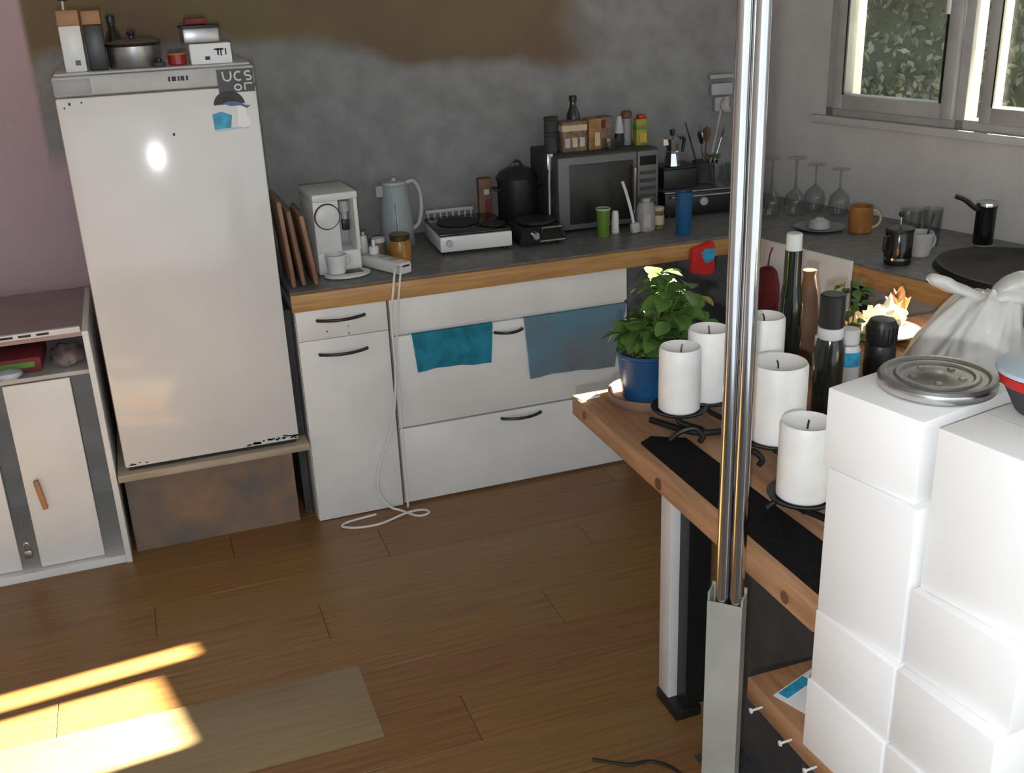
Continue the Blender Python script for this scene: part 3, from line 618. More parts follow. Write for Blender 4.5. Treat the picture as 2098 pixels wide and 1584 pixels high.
cup('tumbler', 'tall dark blue plastic tumbler on the worktop', (1.868, 3.425, ZC), 0.033, 0.158, 'blue_cup', taper=0.8, cat='tumbler')
# black oven and dark box in the corner
t = T('mini_oven', 'black mini oven with a pale top edge in the corner', 'oven', (2.115, 3.78, ZC), R(-6))
B().box((0.36,0.24,0.085),(0,0,0.055),bev=0.005).build('casing','black_plastic',t); B().box((0.362,0.242,0.006),(0,0,0.101),bev=.002).build('top','dull_metal',t)
B().lathe([(0.016,0),(0.016,0.012),(0,0.014)],(-0.02,-0.12,0.06),(R(90),0,0)).build('knob','pale_grey',t); B().tube([(-0.16,-0.12,0.085),(-0.16,-0.135,0.085),(0.1,-0.135,0.085),(0.1,-0.12,0.085)],0.004).build('handle','steel',t)
for sx in (-1,1):
    for sy in (-1,1): B().cyl(0.01,0.013,(sx*0.15,sy*0.09,0)).build('foot','black_plastic',t)
OZ = ZC+0.1045
t = T('storage_box', 'black box under the moka pot on the mini oven', 'box', (2.020, 3.79, OZ), R(-4))
B().box((0.145,0.13,0.078),(0,0,0.039),bev=0.006).build('body','black_plastic',t); B().box((0.147,0.132,0.006),(0,0,0.081),bev=.002).build('lid','black_plastic',t)
t = T('moka_pot', 'shiny aluminium moka pot on the black box', 'coffee pot', (1.996, 3.765, OZ+0.0845), R(10))
B().lathe([(0.032,0),(0.034,0.004),(0.024,0.052)],n=8).build('boiler','chrome',t); B().lathe([(0.024,0.052),(0.026,0.056),(0.022,0.062),(0.030,0.108),(0.028,0.108)],n=8).build('jug','chrome',t)
B().lathe([(0.031,0.108),(0.018,0.120),(0.004,0.124)],n=8).build('lid','chrome',t); B().lathe([(0.006,0.122),(0.010,0.132),(0.009,0.142),(0,0.145)],n=10).build('knob','black_plastic',t)
B().tube([(0.026,0,0.104),(0.055,0,0.106),(0.060,0,0.10),(0.052,0,0.05)],[0.006,0.006,0.007,0.006]).build('handle','black_plastic',t); B().prism([(-0.024,-0.008),(-0.042,0),(-0.024,0.008)],0.085,0.108).build('spout','chrome',t)
t = T('utensil_pot', 'dark pot crammed with cooking spoons in the corner', 'utensil pot', (2.165, 3.80, OZ))
B().lathe([(0,0),(0.044,0),(0.050,0.005),(0.052,0.085),(0.048,0.085),(0.045,0.008),(0,0.008)],close=False).build('pot','dark_grey',t)
def spoon(base, tip, m, head, lab, nm='cooking_spoon'):
    t = T(nm, lab, 'utensil', (2.165+base[0], 3.80+base[1], OZ+0.0088), group='utensils in the pot'); v = Vector(tip)-Vector((base[0],base[1],0))
    B().tube([(0,0,0), v*0.55, v],[0.004,0.004,0.0035]).build('handle', m, t)
    d = v.normalized(); q = d.to_track_quat('Z','Y').to_euler()
    if head == 'ladle': B().lathe([(0,-0.002),(0.02,0.002),(0.032,0.018),(0.034,0.03),(0.031,0.03),(0.018,0.006),(0,0.003)],tuple(v),(R(20),R(60),0),close=False,n=18).build('bowl', m, t)
    elif head == 'spoon': B().lathe([(0,-0.005),(0.008,0),(0.018,0.025),(0.016,0.045),(0,0.058)],tuple(v),tuple(q),n=14,sy=0.3).build('bowl', m, t)
    else: B().box((0.03,0.005,0.07),tuple(v+d*0.03),tuple(q),bev=.004).build('blade', m, t)
spoon((0.01,0),(0.072,0.01,0.275),'pale_grey','ladle','grey ladle sticking up highest from the dark utensil pot','ladle')
spoon((-0.01,0.01),(-0.055,0.03,0.165),'black_plastic','spat','black spatula leaning left out of the utensil pot','turner')
spoon((0,-0.012),(-0.03,-0.02,0.15),'steel','spoon','steel spoon leaning left out of the utensil pot')
spoon((0.015,-0.01),(0.06,-0.02,0.17),'steel','spoon','steel spoon leaning right below the grey ladle')
spoon((0.005,0.015),(0.02,0.03,0.15),'brown','spoon','brown wooden spoon upright in the utensil pot')
t = T('herb_bunch', 'small bunch of green herbs lying on the utensil pot', 'herbs', (2.18, 3.765, OZ+0.088))
for k in range(16):
    a = k*2.4; b = B().prism([(0,-0.001),(0.012,0.006),(0.026,0),(0.012,-0.006)],0,0.0008,(0.012*math.cos(a),0.012*math.sin(a),0.006+0.003*(k%5)),(R(20),R(-25-4*(k%4)),a)); b.build('leaf','leaf',t)
cup('glass_tumbler', 'clear tumbler standing on the right end of mini oven', (2.245, 3.715, OZ), 0.033, 0.085, 'glass', cat='glass')
cup('glass_tumbler', 'clear tumbler on the mini oven in front of utensil pot', (2.165, 3.700, OZ), 0.031, 0.085, 'glass', cat='glass')
t = T('hanging_towel', 'grey folded cloth hanging on the back wall behind chrome pole', 'cloth', (2.305, 3.935, 1.17))
B().box((0.11,0.024,0.02),(0,0,0.16),bev=.008).box((0.10,0.02,0.05),(0.004,0,0.11),bev=.008).box((0.07,0.018,0.06),(0.006,0,0.05),bev=.008).build('cloth','pale_grey',t); B().cyl(0.006,0.02,(0,0.012,0.165),(R(90),0,0)).build('hook','dull_metal',t)

# ================================================================ right worktop
def glass_up(p, h_, r, lab):
    t = T('wine_glass', lab, 'glass', p, group='upturned wine glasses')
    B().lathe([(r*0.80,0),(r*0.92,0.02),(r,0.05),(r*0.85,0.078),(r*0.35,0.098),(0.005,0.106)],close=False,n=22).build('bowl','glass',t)
    B().lathe([(0.0045,0.104),(0.0035,h_*0.75),(0.0045,h_-0.006)],n=10).build('stem','glass',t)
    B().lathe([(0.005,h_-0.008),(r*0.85,h_-0.002),(r*0.85,h_),(0,h_)],n=22).build('foot','glass',t)
glass_up((2.300,3.52,ZC), 0.225, 0.038, 'upturned wine glass closest to the chrome pole')
glass_up((2.395,3.50,ZC), 0.222, 0.041, 'tall upturned wine glass second from the chrome pole')
glass_up((2.500,3.52,ZC), 0.185, 0.041, 'shorter upturned wine glass third from the chrome pole')
glass_up((2.535,3.41,ZC), 0.180, 0.040, 'upturned wine glass farthest from the chrome pole')
t = T('plate', 'blue grey plate under a small upturned bowl on right worktop', 'plate', (2.335, 3.245, ZC))
B().lathe([(0,0),(0.05,0),(0.088,0.012),(0.090,0.015),(0.05,0.005),(0,0.004)],close=False,n=36).build('plate',mat('slate_glaze',(0.22,0.24,0.27),0.25),t)
tag(at(B().lathe([(0.040,0),(0.041,0.004),(0.036,0.024),(0.016,0.034),(0.014,0.038),(0,0.038)],n=26).build('bowl','pale_grey'),(2.34,3.255,ZC+0.006)),'small pale bowl upside down on the blue grey plate','bowl')
cup('mug', 'orange brown pottery mug on the right worktop', (2.440, 3.150, ZC), 0.042, 0.095, 'orange_mug', -25, taper=0.98, hm='cream', cat='mug')
t = T('french_press', 'black coffee press at the front of the right worktop', 'coffee press', (2.275, 2.735, ZC))
B().lathe([(0.040,0),(0.043,0.004),(0.043,0.105),(0.040,0.110)],n=26).build('jug','black_gloss',t); B().lathe([(0.045,0.108),(0.045,0.118),(0.02,0.126),(0,0.127)]).build('lid','black_plastic',t)
B().tube([(0,0,0.125),(0,0,0.155)],0.0025).build('plunger','steel',t); B().lathe([(0.004,0.153),(0.009,0.160),(0.006,0.170),(0,0.171)],n=12).build('knob','black_plastic',t)
B().tube([(-0.040,-0.012,0.10),(-0.070,-0.020,0.098),(-0.074,-0.022,0.06),(-0.042,-0.012,0.02)],0.006).build('handle','black_plastic',t); B().lathe([(0.0445,0.018),(0.0445,0.026)],close=False).build('ring','chrome',t)
cup('glass_tumbler', 'tall smoky glass tumbler behind the black coffee press', (2.46, 2.905, ZC), 0.036, 0.125, 'glass', cat='glass')
cup('glass_tumbler', 'second smoky glass tumbler nearer the right wall', (2.53, 2.885, ZC), 0.034, 0.125, 'glass', cat='glass')
cup('mug', 'grey white mug with a spoon beside the coffee press', (2.40, 2.785, ZC), 0.044, 0.08, 'pale_grey', 10, taper=0.8, cat='mug')
t = T('teaspoon', 'dark teaspoon standing in the grey white mug', 'spoon', (2.41, 2.78, ZC+0.0085), rot=(R(-8),R(22),0))
B().tube([(0,0,0),(0,0,0.135)],[0.003,0.004]).build('handle','dark_grey',t); B().lathe([(0,-0.004),(0.011,0.006),(0.009,0.024),(0,0.03)],n=12,sy=.3).build('bowl','steel',t)
# black sink with tap
t = T('sink', 'black composite sink bowl set in the right worktop', 'sink', tuple(RW(1.50, 0.315, ZC)), RZ)
B().lathe([(0.0,0.002),(0.20,0.0025),(0.245,0.006),(0.262,0.018),(0.270,0.0215),(0.280,0.019),(0.29,0.0)],n=48,sx=1.15,sy=0.88,close=False).build('bowl',mat('sink_black',(0.010,0.010,0.0105),0.5,var=0.2,scale=80),t)
B().cyl(0.03,0.003,(0,0,0.0022),n=20).build('drain','dull_metal',t)
tp = RW(1.165, 0.12, ZC)
t = T('tap', 'black cylinder tap with a long lever beside the sink', 'tap', tuple(tp))
B().cyl(0.036,0.008,bev=.002).build('base','steel',t); B().lathe([(0.033,0.008),(0.033,0.125),(0.036,0.142),(0.030,0.146)],n=26).build('body','black_gloss',t)
B().lathe([(0.036,0.140),(0.034,0.150),(0.015,0.154),(0,0.154)],n=26).build('cap','chrome',t)
B().tube(bez([(-0.020,0.0,0.128),(-0.045,0.01,0.135),(-0.07,0.025,0.158),(-0.10,0.04,0.172)],6),[0.010]*6+[0.008]*6+[0.007]*7).build('lever','black_plastic',t)
# fronts under the right worktop
t = T('base_cabinet', 'dark grey base cabinet under the right worktop', 'cabinet', (CX, CY, 0), RZ)
B().bb(0.95, 2.19, -0.555, -0.02, 0.0, 0.766).build('body','dark_grey',t); B().bb(1.08, 1.60, -0.575, -0.556, 0.02, 0.755,bev=.002).build('door','grey_plastic',t); B().bb(1.61, 2.18, -0.575, -0.556, 0.02, 0.755,bev=.002).build('door','grey_plastic',t)
t = T('leaning_board', 'loose white board leaning on the right worktop front', 'board', tuple(RW(0.80, 0.675, 0.0)), RZ, rot=(R(-2.0),0,RZ))
B().bb(-0.262, 0.262, -0.008, 0.008, 0.003, 0.846, bev=0.0015).build('panel','white_paint',t)
t = T('oven_mitt', 'dark red oven mitt hanging against the white board', 'oven mitt', tuple(RW(0.745, 0.703, 0.60)), RZ)
b = B().prism([(-0.045,0),(0.05,0),(0.058,0.06),(0.055,0.12),(0.04,0.165),(0.01,0.18),(-0.03,0.165),(-0.05,0.11)],-0.014,0.014,(0,0,0.0),(R(90),0,0)); bmesh.ops.bevel(b.bm,geom=b.bm.edges[:],offset=0.006,segments=2,affect='EDGES')
b.build('mitt','dark_red',t); B().tube([(0.0,0.004,0.175),(0.0,0.010,0.215),(0,0.022,0.238)],0.003).build('loop','dark_red',t)
t = T('red_packet', 'bright red packet with a blue blot hanging from the worktop corner', 'packet', (1.875, 3.286, 0.715))
b = B().prism([(-0.055,0.008),(-0.02,0.0),(0.035,-0.012),(0.048,0.01),(0.044,0.105),(0.03,0.118),(-0.052,0.096)],-0.007,0.007,(0,0,0),(R(90),0,0)); bmesh.ops.bevel(b.bm,geom=b.bm.edges[:],offset=0.004,segments=2,affect='EDGES'); b.build('packet','red',t)
b = B().prism([(-0.014,0.075),(0.005,0.092),(0.040,0.088),(0.048,0.066),(0.030,0.040),(0.006,0.038)],0,0.002,(0,-0.0072,0),(R(90),0,0)); b.build('print','sky_blue',t)

# ================================================================ wooden table
t = T('table', 'thick plank wooden table top jutting out towards the camera', 'table', (1.40, 1.66, 0))
def TL(o): o.location = -Vector(t.location); return o
ty0, ty1 = 1.168, 2.135
pw = [(0.878,1.17),(1.173,1.47),(1.473,1.77),(1.773,2.06)]
for a_, b_ in pw: TL(B().bb(a_, b_, ty0, ty1 if b_ < 1.5 else 2.27, 0.78, 0.829, bev=0.0035).build('plank','wood_table',t))
TL(B().bb(0.98, 2.0, 1.30, 1.35, 0.73, 0.7795).bb(0.98, 2.0, 2.02, 2.065, 0.73, 0.7795).build('batten','wood_table',t))
lg = TL(B().bb(1.055, 1.09, 1.965, 2.018, 0.03, 0.7295, bev=0.003).build('leg','white_paint',t)); TL(B().bb(1.08, 1.14, 1.92, 1.975, 0.0305, 0.7295).build('leg','black_plastic',t)); 
f_ = TL(B().bb(1.05, 1.12, 1.91, 2.02, 0.0, 0.03, bev=.003).build('foot','black_plastic',t))
TL(B().bb(1.90, 1.95, 1.98, 2.03, 0.0, 0.7295, bev=0.003).build('leg','white_paint',t)); TL(B().bb(1.90, 1.95, 1.30, 1.35, 0.0065, 0.7295, bev=0.003).build('leg','white_paint',t))
TL(B().cyl(0.013,0.0015,(0.8775,1.69,0.80),(0,R(-90),0),n=12).cyl(0.011,0.0015,(0.8775,1.245,0.80),(0,R(-90),0),n=12).cyl(0.010,0.0015,(0.8775,2.06,0.805),(0,R(-90),0),n=12).build('knot','brown',t))
tag(B().bb(1.145, 1.157, 1.36, 1.90, 0.0065, 0.728).build('panel_or_shade','dark_grey'),'dark grey board closing the side below the table','panel')
tag(B().bb(1.03, 2.05, 0.55, 1.78, 0.0005, 0.006).build('rug',mat('rug_dark',(0.045,0.045,0.047),0.95,var=0.2,scale=60,bump=.4,bscale=200)),'dark grey mat lying on the floor below the table','mat')
tag(B().tube(bez([(0.80,1.86,0.005),(0.872,1.812,0.005),(0.928,1.800,0.005),(0.968,1.745,0.005),(0.955,1.66,0.005),(0.90,1.60,0.005)]),0.004).build('cable','black_plastic'),'black cable curled on the floor beside the metal post','cable')
TZ = 0.8295
tag(B().prism([(0.902,1.818),(0.935,1.838),(0.998,1.80),(1.004,1.178),(0.902,1.178)],TZ,TZ+0.004).build('table_runner','black_cloth'),'narrow black runner along the front edge of wooden table','runner')
tag(B().box((0.05,0.03,0.003),(0.905,2.105,TZ+0.002),(0,0,R(8))).build('sunlit_tip','white_box'),'white sliver standing for sunlight on the far table corner','paper')  # sunlight on the table tip, put in as a white piece
# plant
px_, py_ = 1.022, 2.035
t = T('plant_saucer','shallow brown clay saucer under the basil pot','saucer',(px_,py_,TZ))
B().lathe([(0,0),(0.078,0),(0.086,0.010),(0.088,0.026),(0.083,0.026),(0.078,0.008),(0,0.007)],close=False,n=32).build('dish','terracotta',t)
t = T('potted_basil','leafy green basil plant in a glossy blue pot','plant',(px_,py_,TZ+0.0075))
B().lathe([(0,0),(0.050,0),(0.054,0.004),(0.066,0.105),(0.069,0.108),(0.069,0.116),(0.063,0.116),(0.060,0.10),(0.05,0.01),(0,0.008)],close=False,n=32).build('pot','blue',t)
B().lathe([(0,0.1),(0.0595,0.098)],close=False,n=20).build('soil','soil',t)
lm = []
for li in range(3):
    bm = bmesh.new(); g = []; Lh, Wd = 0.040, 0.015
    for i, (u, ww) in enumerate([(0,0.08),(0.2,0.7),(0.45,1.0),(0.7,0.8),(0.9,0.35),(1,0.02)]):
        zz = -0.012*u*u*(1+li*.5)
        g.append([bm.verts.new((u*Lh, -Wd*ww, zz+0.004*ww)), bm.verts.new((u*Lh, 0, zz)), bm.verts.new((u*Lh, Wd*ww, zz+0.004*ww))])
    for a_, b_ in zip(g, g[1:]):
        for k in range(2): bm.faces.new((a_[k], b_[k], b_[k+1], a_[k+1]))
    me = bpy.data.meshes.new('leaf'); bm.to_mesh(me); bm.free(); me.materials.append(K['leaf'])
    for p in me.polygons: p.use_smooth = True
    lm.append(me)
rr = random.Random(11); stems = []
for k in range(19):
    a = k*2.39996; q_ = k/19; ca, sa = math.cos(a), math.sin(a)
    r_ = 0.008+0.05*math.sqrt(q_); lean = 0.012+0.045*q_
    top_h = 0.292-0.09*q_+rr.uniform(-.02,.02)
    if ca < -0.2: top_h = 0.155+0.03*rr.random(); lean *= 0.6
    stems.append(((r_*.55*ca, r_*.55*sa, 0.097), (r_*ca+lean*ca+0.028, r_*sa+lean*sa, top_h)))
for a_, b_ in stems:
    A_, B_ = Vector(a_), Vector(b_); B().tube([A_, A_.lerp(B_,.5)+Vector((0,0,.012)), B_],[0.0028,0.0022,0.0015],5).build('stem','stem',t)
    for j in range(14):
        f_ = 0.25+0.75*j/13; p = A_.lerp(B_, f_)+Vector((0,0,0.012*math.sin(math.pi*f_)))
        o = bpy.data.objects.new('leaf', lm[rr.randrange(3)]); COL.objects.link(o); o.parent = t; o.location = p
        s_ = rr.uniform(0.75,1.35)*(0.65+0.5*f_); o.scale = (s_,s_*1.1,s_); o.rotation_euler = (rr.uniform(-.5,.5), rr.uniform(-.55,.35), rr.uniform(0,6.28))
# candles and their iron stand
ZP = 0.878
cs = [('leftmost white pillar candle, closest to the basil pot',1.003,1.842,0.044,0.140),('white pillar candle behind the left side of chrome pole',1.088,1.872,0.045,0.158),('white pillar candle farthest back, right of chrome pole',1.222,1.868,0.043,0.168),('wide white pillar candle in the middle of the stand',1.106,1.635,0.056,0.158),('white pillar candle beside the stacked white boxes',1.012,1.402,0.047,0.142)]
st = T('candle_stand','black wrought iron stand carrying five pillar candles on dishes','candle stand',(1.08,1.64,TZ+0.004))
for i,(lab,x,y,r_,h_) in enumerate(cs):
    t = T('pillar_candle', lab, 'candle', (x,y,ZP+0.0055), rz=i, group='pillar candles')
    tilt = [0.006,-0.004,0.005,0.008,-0.006][i]
    B().lathe([(0,0),(r_-0.004,0),(r_,0.004),(r_,h_-0.006),(r_-0.003,h_),(r_*0.80,h_-0.004),(r_*0.45,h_-0.012),(0,h_-0.014)],n=36,close=False).build('wax','white_wax',t)
    B().tube([(0.002,0,h_-0.016),(0.003,0.001,h_-0.004),(0.006,0.002,h_+0.003)],0.0018,6).build('wick','black_plastic',t)
    o = B().lathe([(0,0),(r_*0.9,0),(r_+0.014,0.006),(r_+0.016,0.010),(r_+0.013,0.010),(r_*.9,0.004),(0,0.004)],(x,y,ZP),n=30,close=False).build('dish','black_iron',st); o.location = -Vector(st.location)
sp = [(0.965,1.90),(1.02,1.80),(1.10,1.77),(1.15,1.68),(1.08,1.56),(1.02,1.48),(1.05,1.36)]
o = B().tube(bez([(x,y,TZ+0.012) for x,y in sp]),0.007,8).build('base_bar','black_iron',st); o.location = -Vector(st.location)
for (lab,x,y,r_,h_),(bx,by) in zip(cs,[(1.03,1.79),(1.09,1.775),(1.13,1.74),(1.13,1.62),(1.03,1.46)]):
    o = B().tube(bez([(bx,by,TZ+0.012),((bx+x)/2+.02,(by+y)/2-.01,TZ+0.014),(x,y-0.005,TZ+0.025),(x,y,ZP)]),0.006,8).build('arm','black_iron',st); o.location = -Vector(st.location)
for x,y in [(0.955,1.79),(1.005,1.645),(0.975,1.455),(1.2,1.75),(1.16,1.52)]:
    o = B().tube(bez([(x,y,TZ+0.0105),(x+.02,y-.01,TZ+0.03),(x+.045,y-.02,TZ+0.036),(x+.06,y-.03,TZ+0.020),(x+.05,y-.035,TZ+.0115)]),0.006,8).build('scroll_foot','black_iron',st); o.location = -Vector(st.location)
# bottles
def bottle(name,label,x,y,prof,m,cap=None,capm='black_plastic',band=None,bandm='white_plastic',cat='bottle',z=TZ):
    t = T(name,label,cat,(x,y,z)); bo = B().lathe(prof,n=24).build('glass',m,t)
    if cap: B().cyl(cap[0],cap[2],(0,0,cap[1]),bev=.003,n=22).build('cap',capm,t)
    if band: B().lathe([(band[0],band[1]),(band[0],band[2])],n=24,close=False).build('label',bandm,t)
    return t
t = bottle('oil_bottle','black oil bottle with white neck band beside the boxes',1.318,1.768,[(0.029,0),(0.031,0.004),(0.031,0.165),(0.027,0.182),(0.024,0.19)],'dark_bottle',(0.0265,0.212,0.072),'black_plastic',None)
B().lathe([(0.025,0.188),(0.0275,0.192),(0.0275,0.212),(0.025,0.213)],n=24).build('neck_band','white_plastic',t)
t = bottle('wine_bottle','tall dark wine bottle with a white capsule right of pole',1.405,2.045,[(0.027,0),(0.029,0.004),(0.029,0.17),(0.0235,0.205),(0.0205,0.225),(0.0195,0.305)],'dark_bottle',(0.0185,0.300,0.045),'white_plastic')
t = bottle('carafe','brown conical carafe behind the wine bottle',1.492,2.10,[(0.040,0),(0.042,0.006),(0.036,0.08),(0.020,0.185),(0.014,0.22),(0.017,0.232)],'brown')
t = bottle('small_bottle','small bottle with white cap between wine and oil bottle',1.462,1.995,[(0.017,0),(0.018,0.003),(0.018,0.055),(0.012,0.068),(0.0115,0.075)],'grey_plastic',(0.0155,0.073,0.03),'white_plastic')
t = bottle('milk_bottle','white capped bottle with a blue label behind the boxes',1.487,1.925,[(0.026,0),(0.028,0.004),(0.028,0.085),(0.023,0.098)],'white_plastic',(0.0235,0.1,0.036),'white_plastic',(0.0286,0.05,0.085),'sky_blue')
t = T('pepper_mill','black ribbed pepper mill behind the metal lid','mill',(1.585,1.935,TZ))
b = B().lathe([(0.034,0),(0.036,0.004),(0.036,0.075),(0.033,0.082),(0.035,0.09),(0.035,0.128),(0.028,0.142),(0,0.146)],n=28); b.build('body','black_plastic',t)
for k in range(18):
    a = k*math.pi/9; B().box((0.003,0.003,0.036),(0.0355*math.cos(a),0.0355*math.sin(a),0.109),(0,0,a)).build('rib','black_plastic',t)
# second small plant behind the oil bottle
t = T('potted_herb','small yellow green herb plant behind the oil bottle','plant',(1.50,2.005,TZ)); rr = random.Random(4)
bpy.data.objects['potted_herb'].location = (1.578,2.05,TZ)
B().lathe([(0,0),(0.022,0),(0.030,0.05),(0.027,0.05),(0.02,0.006),(0,0.005)],close=False,n=20).build('pot','dark_grey',t); B().lathe([(0,0.044),(0.0268,0.044)],close=False,n=16).build('soil','soil',t)
for k in range(42):
    a = rr.uniform(0,6.28); h_ = rr.uniform(0.05,0.205); q = rr.uniform(0,0.03)
    o = bpy.data.objects.new('leaf', lm[k%3]); COL.objects.link(o); o.parent = t; o.location = (q*math.cos(a),q*math.sin(a),h_); o.rotation_euler = (rr.uniform(-.6,.6),rr.uniform(-.7,.3),a); o.scale = (.75,.75,.75)
for k in range(6): B().tube([(0.006*math.cos(k),0.006*math.sin(k),0.043),(0.02*math.cos(k),0.02*math.sin(k),0.2)],[.002,.0012],5).build('stem','stem',t)
# sunlit plate with crumpled paper
t = T('plate','white plate catching the sun at the far table edge','plate',(1.785,2.165,TZ))
B().lathe([(0,0),(0.05,0),(0.088,0.016),(0.09,0.020),(0.05,0.006),(0,0.005)],close=False,n=36).build('plate','white_box',t)
def crumple(name,label,loc_,s,m,seed,cat):
    t = T(name,label,cat,loc_); b = B(); bmesh.ops.create_icosphere(b.bm,subdivisions=3,radius=1)
    for v in b.bm.verts:
        n_ = noise.noise(v.co*2.6+Vector((seed,0,0)))*.5+noise.noise(v.co*6+Vector((seed,3,0)))*.22
        v.co = Vector((v.co.x*s[0]*(1+n_), v.co.y*s[1]*(1+n_), max(0,(v.co.z+.85)*.54*s[2]*(1+n_*.8))))
    b.build('wrap',m,t,25); return t
crumple('paper_wrapper','crumpled white paper wrapper on the sunlit plate',(1.775,2.165,TZ+0.008),(0.055,0.045,0.075),'paper',1,'paper')
crumple('bread_roll','golden bread pieces beside the crumpled paper on plate',(1.845,2.20,TZ+0.014),(0.028,0.028,0.085),'orange_lid',5,'bread')
crumple('paper_wrapper','yellow crumpled wrapper at the left of sunlit plate',(1.675,2.155,TZ+0.001),(0.030,0.032,0.085),'cream',9,'paper')
# plastic carrier bag
t = T('carrier_bag','translucent white plastic carrier bag with knotted handles on table','bag',(1.80,1.90,TZ))
b = B(); NA, NZ = 96, 40; prev = None
for jz in range(NZ+1):
    v = jz/NZ; row = []
    rad = (0.150*(1-v)**0.55*(1-0.35*v) + 0.05*v) * (0.90 + 0.10*min(1, v*8)) if v < 0.97 else 0.03
    cx_ = 0.050*v*v; cy_ = -0.02*v
    for ia in range(NA):
        a = 2*math.pi*ia/NA; p = Vector((math.cos(a), math.sin(a), v))
        fold = noise.noise(Vector((p.x*2.6, p.y*2.6, v*0.9)))*0.16 + abs(noise.noise(Vector((p.x*5.5, p.y*5.5, v*1.6+4))))*0.16*min(1, v*2+.2) + noise.noise(Vector((p.x*9, p.y*9, v*5)))*0.03
        rr_ = rad*(1+fold)
        z = 0.185*v + (0.02*noise.noise(Vector((p.x*1.8, p.y*1.8, v*2.2))) if v > 0.05 else 0)
        row.append(b.bm.verts.new((cx_ + rr_*p.x*1.08, cy_ + rr_*p.y*0.78, max(z, 0.0))))
    if prev:
        for ia in range(NA): b.bm.faces.new((prev[ia], prev[(ia+1)%NA], row[(ia+1)%NA], row[ia]))
    else: b.bm.faces.new(row[::-1])
    prev = row
b.bm.faces.new(prev); b.build('body','bag',t,80)
def ear(pts, rad):
    P = bez(pts, 8); n_ = len(P); m_ = len(rad)-1; rs = []
    for i_ in range(n_):
        f_ = i_/(n_-1)*m_; k_ = min(int(f_), m_-1); rs.append(rad[k_]+(rad[k_+1]-rad[k_])*(f_-k_))
    o = B(); o.tube(P, rs, 16, flat=0.6)
    for v in o.bm.verts: v.co += Vector((noise.noise(v.co*30), noise.noise(v.co*30+Vector((7,0,0))), noise.noise(v.co*30+Vector((0,9,0)))))*0.006
    o.build('handle','bag',t,80)
ear([(0.045,-0.03,0.165),(0.005,-0.012,0.182),(-0.045,0.012,0.203),(-0.085,0.03,0.222),(-0.098,0.036,0.226)],[0.020,0.020,0.025,0.022,0.008])
ear([(0.050,-0.03,0.165),(0.065,-0.035,0.195),(0.095,-0.05,0.215),(0.135,-0.07,0.205),(0.175,-0.09,0.165)],[0.026,0.028,0.033,0.030,0.02])
ear([(0.03,-0.02,0.15),(0.07,-0.04,0.18),(0.12,-0.065,0.17),(0.15,-0.08,0.12)],[0.03,0.04,0.04,0.03])

# ================================================================ bench with the stacked white boxes
bn = T('bench','low wooden bench with screws carrying the white boxes','bench',(1.2,1.0,0))
def NL(o): o.location = -Vector(bn.location); return o
for a_,b_ in [(0.878,1.10),(1.103,1.33),(1.333,1.54)]: NL(B().bb(a_,b_,0.62,1.342,0.532,0.578,bev=.003).build('plank','wood_table',bn))
for x in (0.99,1.49):
    for y in (0.66,1.27): NL(B().bb(x,x+0.05,y,y+0.05,0.0062,0.5318,bev=.002).build('leg','dark_grey',bn))
for y in (1.29,1.20,1.13): NL(B().tube([(0.877,y,0.550),(0.853,y-.004,0.553)],0.0022,6).lathe([(0,0),(0.005,0),(0.005,0.002),(0,0.003)],(0.853,y-.004,0.553),(0,R(-90),0),n=10).build('screw','white_plastic',bn))
t = T('leaflet','blue and white printed leaflet on bench beside the boxes','leaflet',(0.955,1.262,0.5785),R(20))
B().box((0.11,0.075,0.0012),(0,0,0.001)).build('sheet','white_box',t); B().box((0.07,0.02,0.0006),(-0.01,0.025,0.0019)).build('print','sky_blue',t); B().box((0.02,0.02,0.0006),(0.0,-0.012,0.0019)).box((0.02,0.01,0.0006),(0.03,-0.008,0.0019)).build('print','dark_grey',t)
def wbox(label, corner, w_, d_, h_, z, ang):
    """corner = far-left top corner of the visible face; face runs towards the camera"""
    dx = Vector((math.sin(ang), -math.cos(ang), 0)); dy = Vector((math.cos(ang), math.sin(ang), 0))
    ctr = Vector((corner[0], corner[1], 0)) + dx*w_/2 + dy*d_/2
    t = T('white_box', label, 'box', (ctr.x, ctr.y, z), math.atan2(dx.y, dx.x), group='stacked white boxes')
    B().box((w_, d_, h_-0.0008),(0,0,(h_-0.0008)/2),bev=0.0022).build('carton','white_box',t)
    B().bb(-w_/2-.0006, w_/2+.0006, -d_/2-.0006, d_/2+.0006, h_-0.030, h_-0.0008-0.0005, bev=.001).build('lid_edge','white_box',t) if False else None
    B().bb(-w_/2+.004, w_/2-.004, -d_/2+0.085, -d_/2+0.0862, h_-0.0009, h_-0.0004).build('flap_seam','pale_grey',t)
    return t
Z0 = 0.5788
h4,h3,h2,h1 = 0.130,0.128,0.242,0.121
wbox('bottom white box of the stack beside the candles',(0.866,1.156),0.170,0.20,h4,Z0,R(4))
wbox('second white box from the bottom beside the candles',(0.869,1.152),0.166,0.20,h3,Z0+h4,R(5))
wbox('tall white box second from top beside the candles',(0.870,1.150),0.160,0.20,h2,Z0+h4+h3,R(9))
wbox('top white box beside the candles under the steel tray',(0.866,1.158),0.158,0.20,h1,Z0+h4+h3+h2,R(13))
wbox('bottom white box of the nearer right-hand stack',(0.880,0.9835),0.170,0.20,0.130,Z0,R(4))
wbox('second lowest white box of the nearer right-hand stack',(0.885,0.984),0.170,0.20,0.128,Z0+0.130,R(5))
wbox('middle white box of the nearer right-hand stack',(0.898,0.987),0.172,0.20,0.125,Z0+0.258,R(8))
wbox('large top white box of the nearer right-hand stack',(0.908,0.984),0.175,0.21,0.2375,Z0+0.383,R(11))
BT1 = Z0+h4+h3+h2+h1
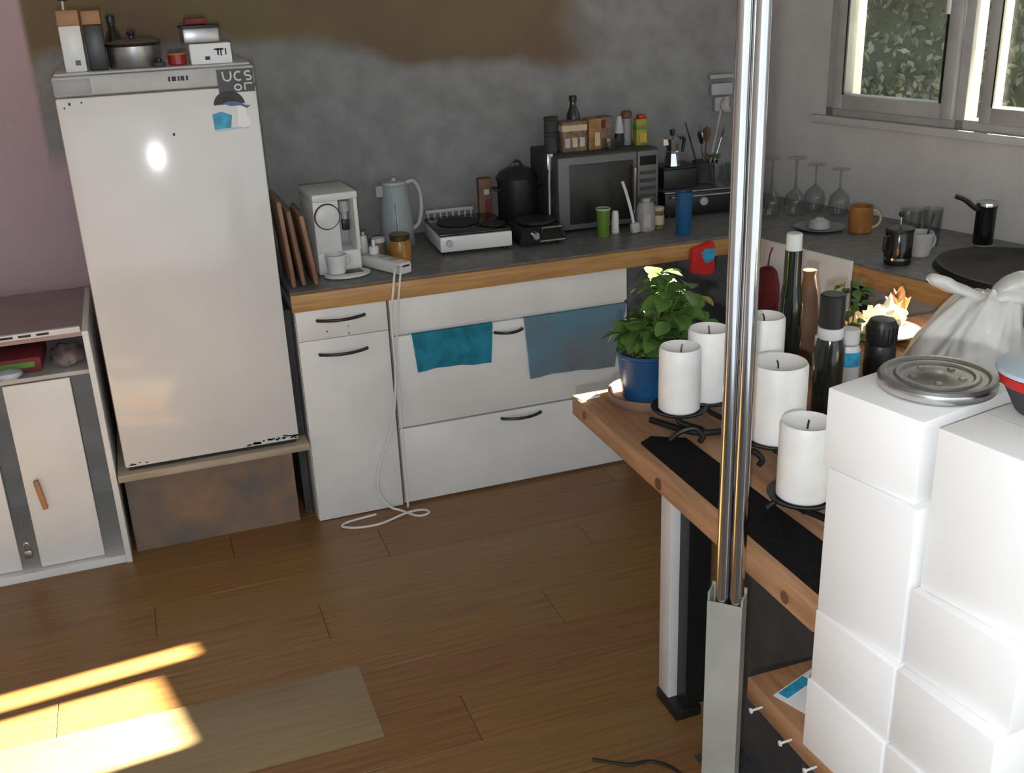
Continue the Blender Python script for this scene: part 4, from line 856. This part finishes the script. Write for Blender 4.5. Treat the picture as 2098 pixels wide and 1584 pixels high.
t = T('steel_tray','round steel tray with pressed rings on the white boxes','tray',(1.0,1.098,BT1+0.0005))
B().lathe([(0.076,0),(0.079,0.002),(0.079,0.014),(0.076,0.018),(0.070,0.0185),(0.066,0.0155),(0.058,0.0155),(0.055,0.018),(0.050,0.018),(0.047,0.0155),(0.02,0.0155),(0.016,0.018),(0,0.019)],n=56,close=False).build('disc','dull_metal',t)
for k in range(5):
    a = k*1.256+.3; B().lathe([(0.006,0),(0.004,0.0018),(0,0.002)],(0.034*math.cos(a),0.034*math.sin(a),0.0155),n=12).build('boss','dull_metal',t)
B().lathe([(0.079,0.003),(0.0796,0.004),(0.0796,0.013),(0.079,0.014)],n=56,close=False).build('rim','steel',t)
t = T('lidded_bowl','dark bowl with red trim and pale blue lid at the right edge','bowl',(1.064,0.966,BT1+0.0005))
B().lathe([(0,0),(0.036,0),(0.040,0.004),(0.060,0.045),(0.0615,0.05)],n=36).build('bowl','dark_grey',t); B().lathe([(0.0605,0.040),(0.064,0.050),(0.064,0.054),(0.060,0.054)],n=36,close=False).build('trim','red',t)
B().lathe([(0.062,0.054),(0.068,0.057),(0.067,0.062),(0.045,0.068),(0,0.070)],n=36).build('lid','pale_blue',t); B().tube([(0.018*math.cos(k*.628),0.018*math.sin(k*.628),0.0705) for k in range(10)],0.003,closed=True).build('emblem','grey_plastic',t)

# ================================================================ metal post with chrome tubes
PC = Vector((0.826,1.335,0))
PA = R(44)
t = T('metal_post','square grey metal post with two chrome tubes rising to the ceiling','post',tuple(PC),PA)
w_, dp, th, zt_ = 0.060, 0.032, 0.003, 0.755      # local y = width of the front, local x = depth
B().bb(-dp/2,-dp/2+th,-w_/2,w_/2,0.0072,zt_).bb(dp/2-th,dp/2,-w_/2,w_/2,0.0072,zt_+0.022).bb(-dp/2+th,dp/2-th,-w_/2,-w_/2+th,0.0072,zt_+0.012).bb(-dp/2+th,dp/2-th,w_/2-th,w_/2,0.0072,zt_+0.016).build('post','grey_post',t)
B().bb(-dp/2+th,dp/2-th,-w_/2+th,w_/2-th,0.70,0.705).build('inner_plate','dark_grey',t)
for s_ in (-1,1): B().cyl(0.0118,2.598-0.7055,(0.0,-0.004+0.0122*s_,0.7055),n=28).build('tube','chrome',t)
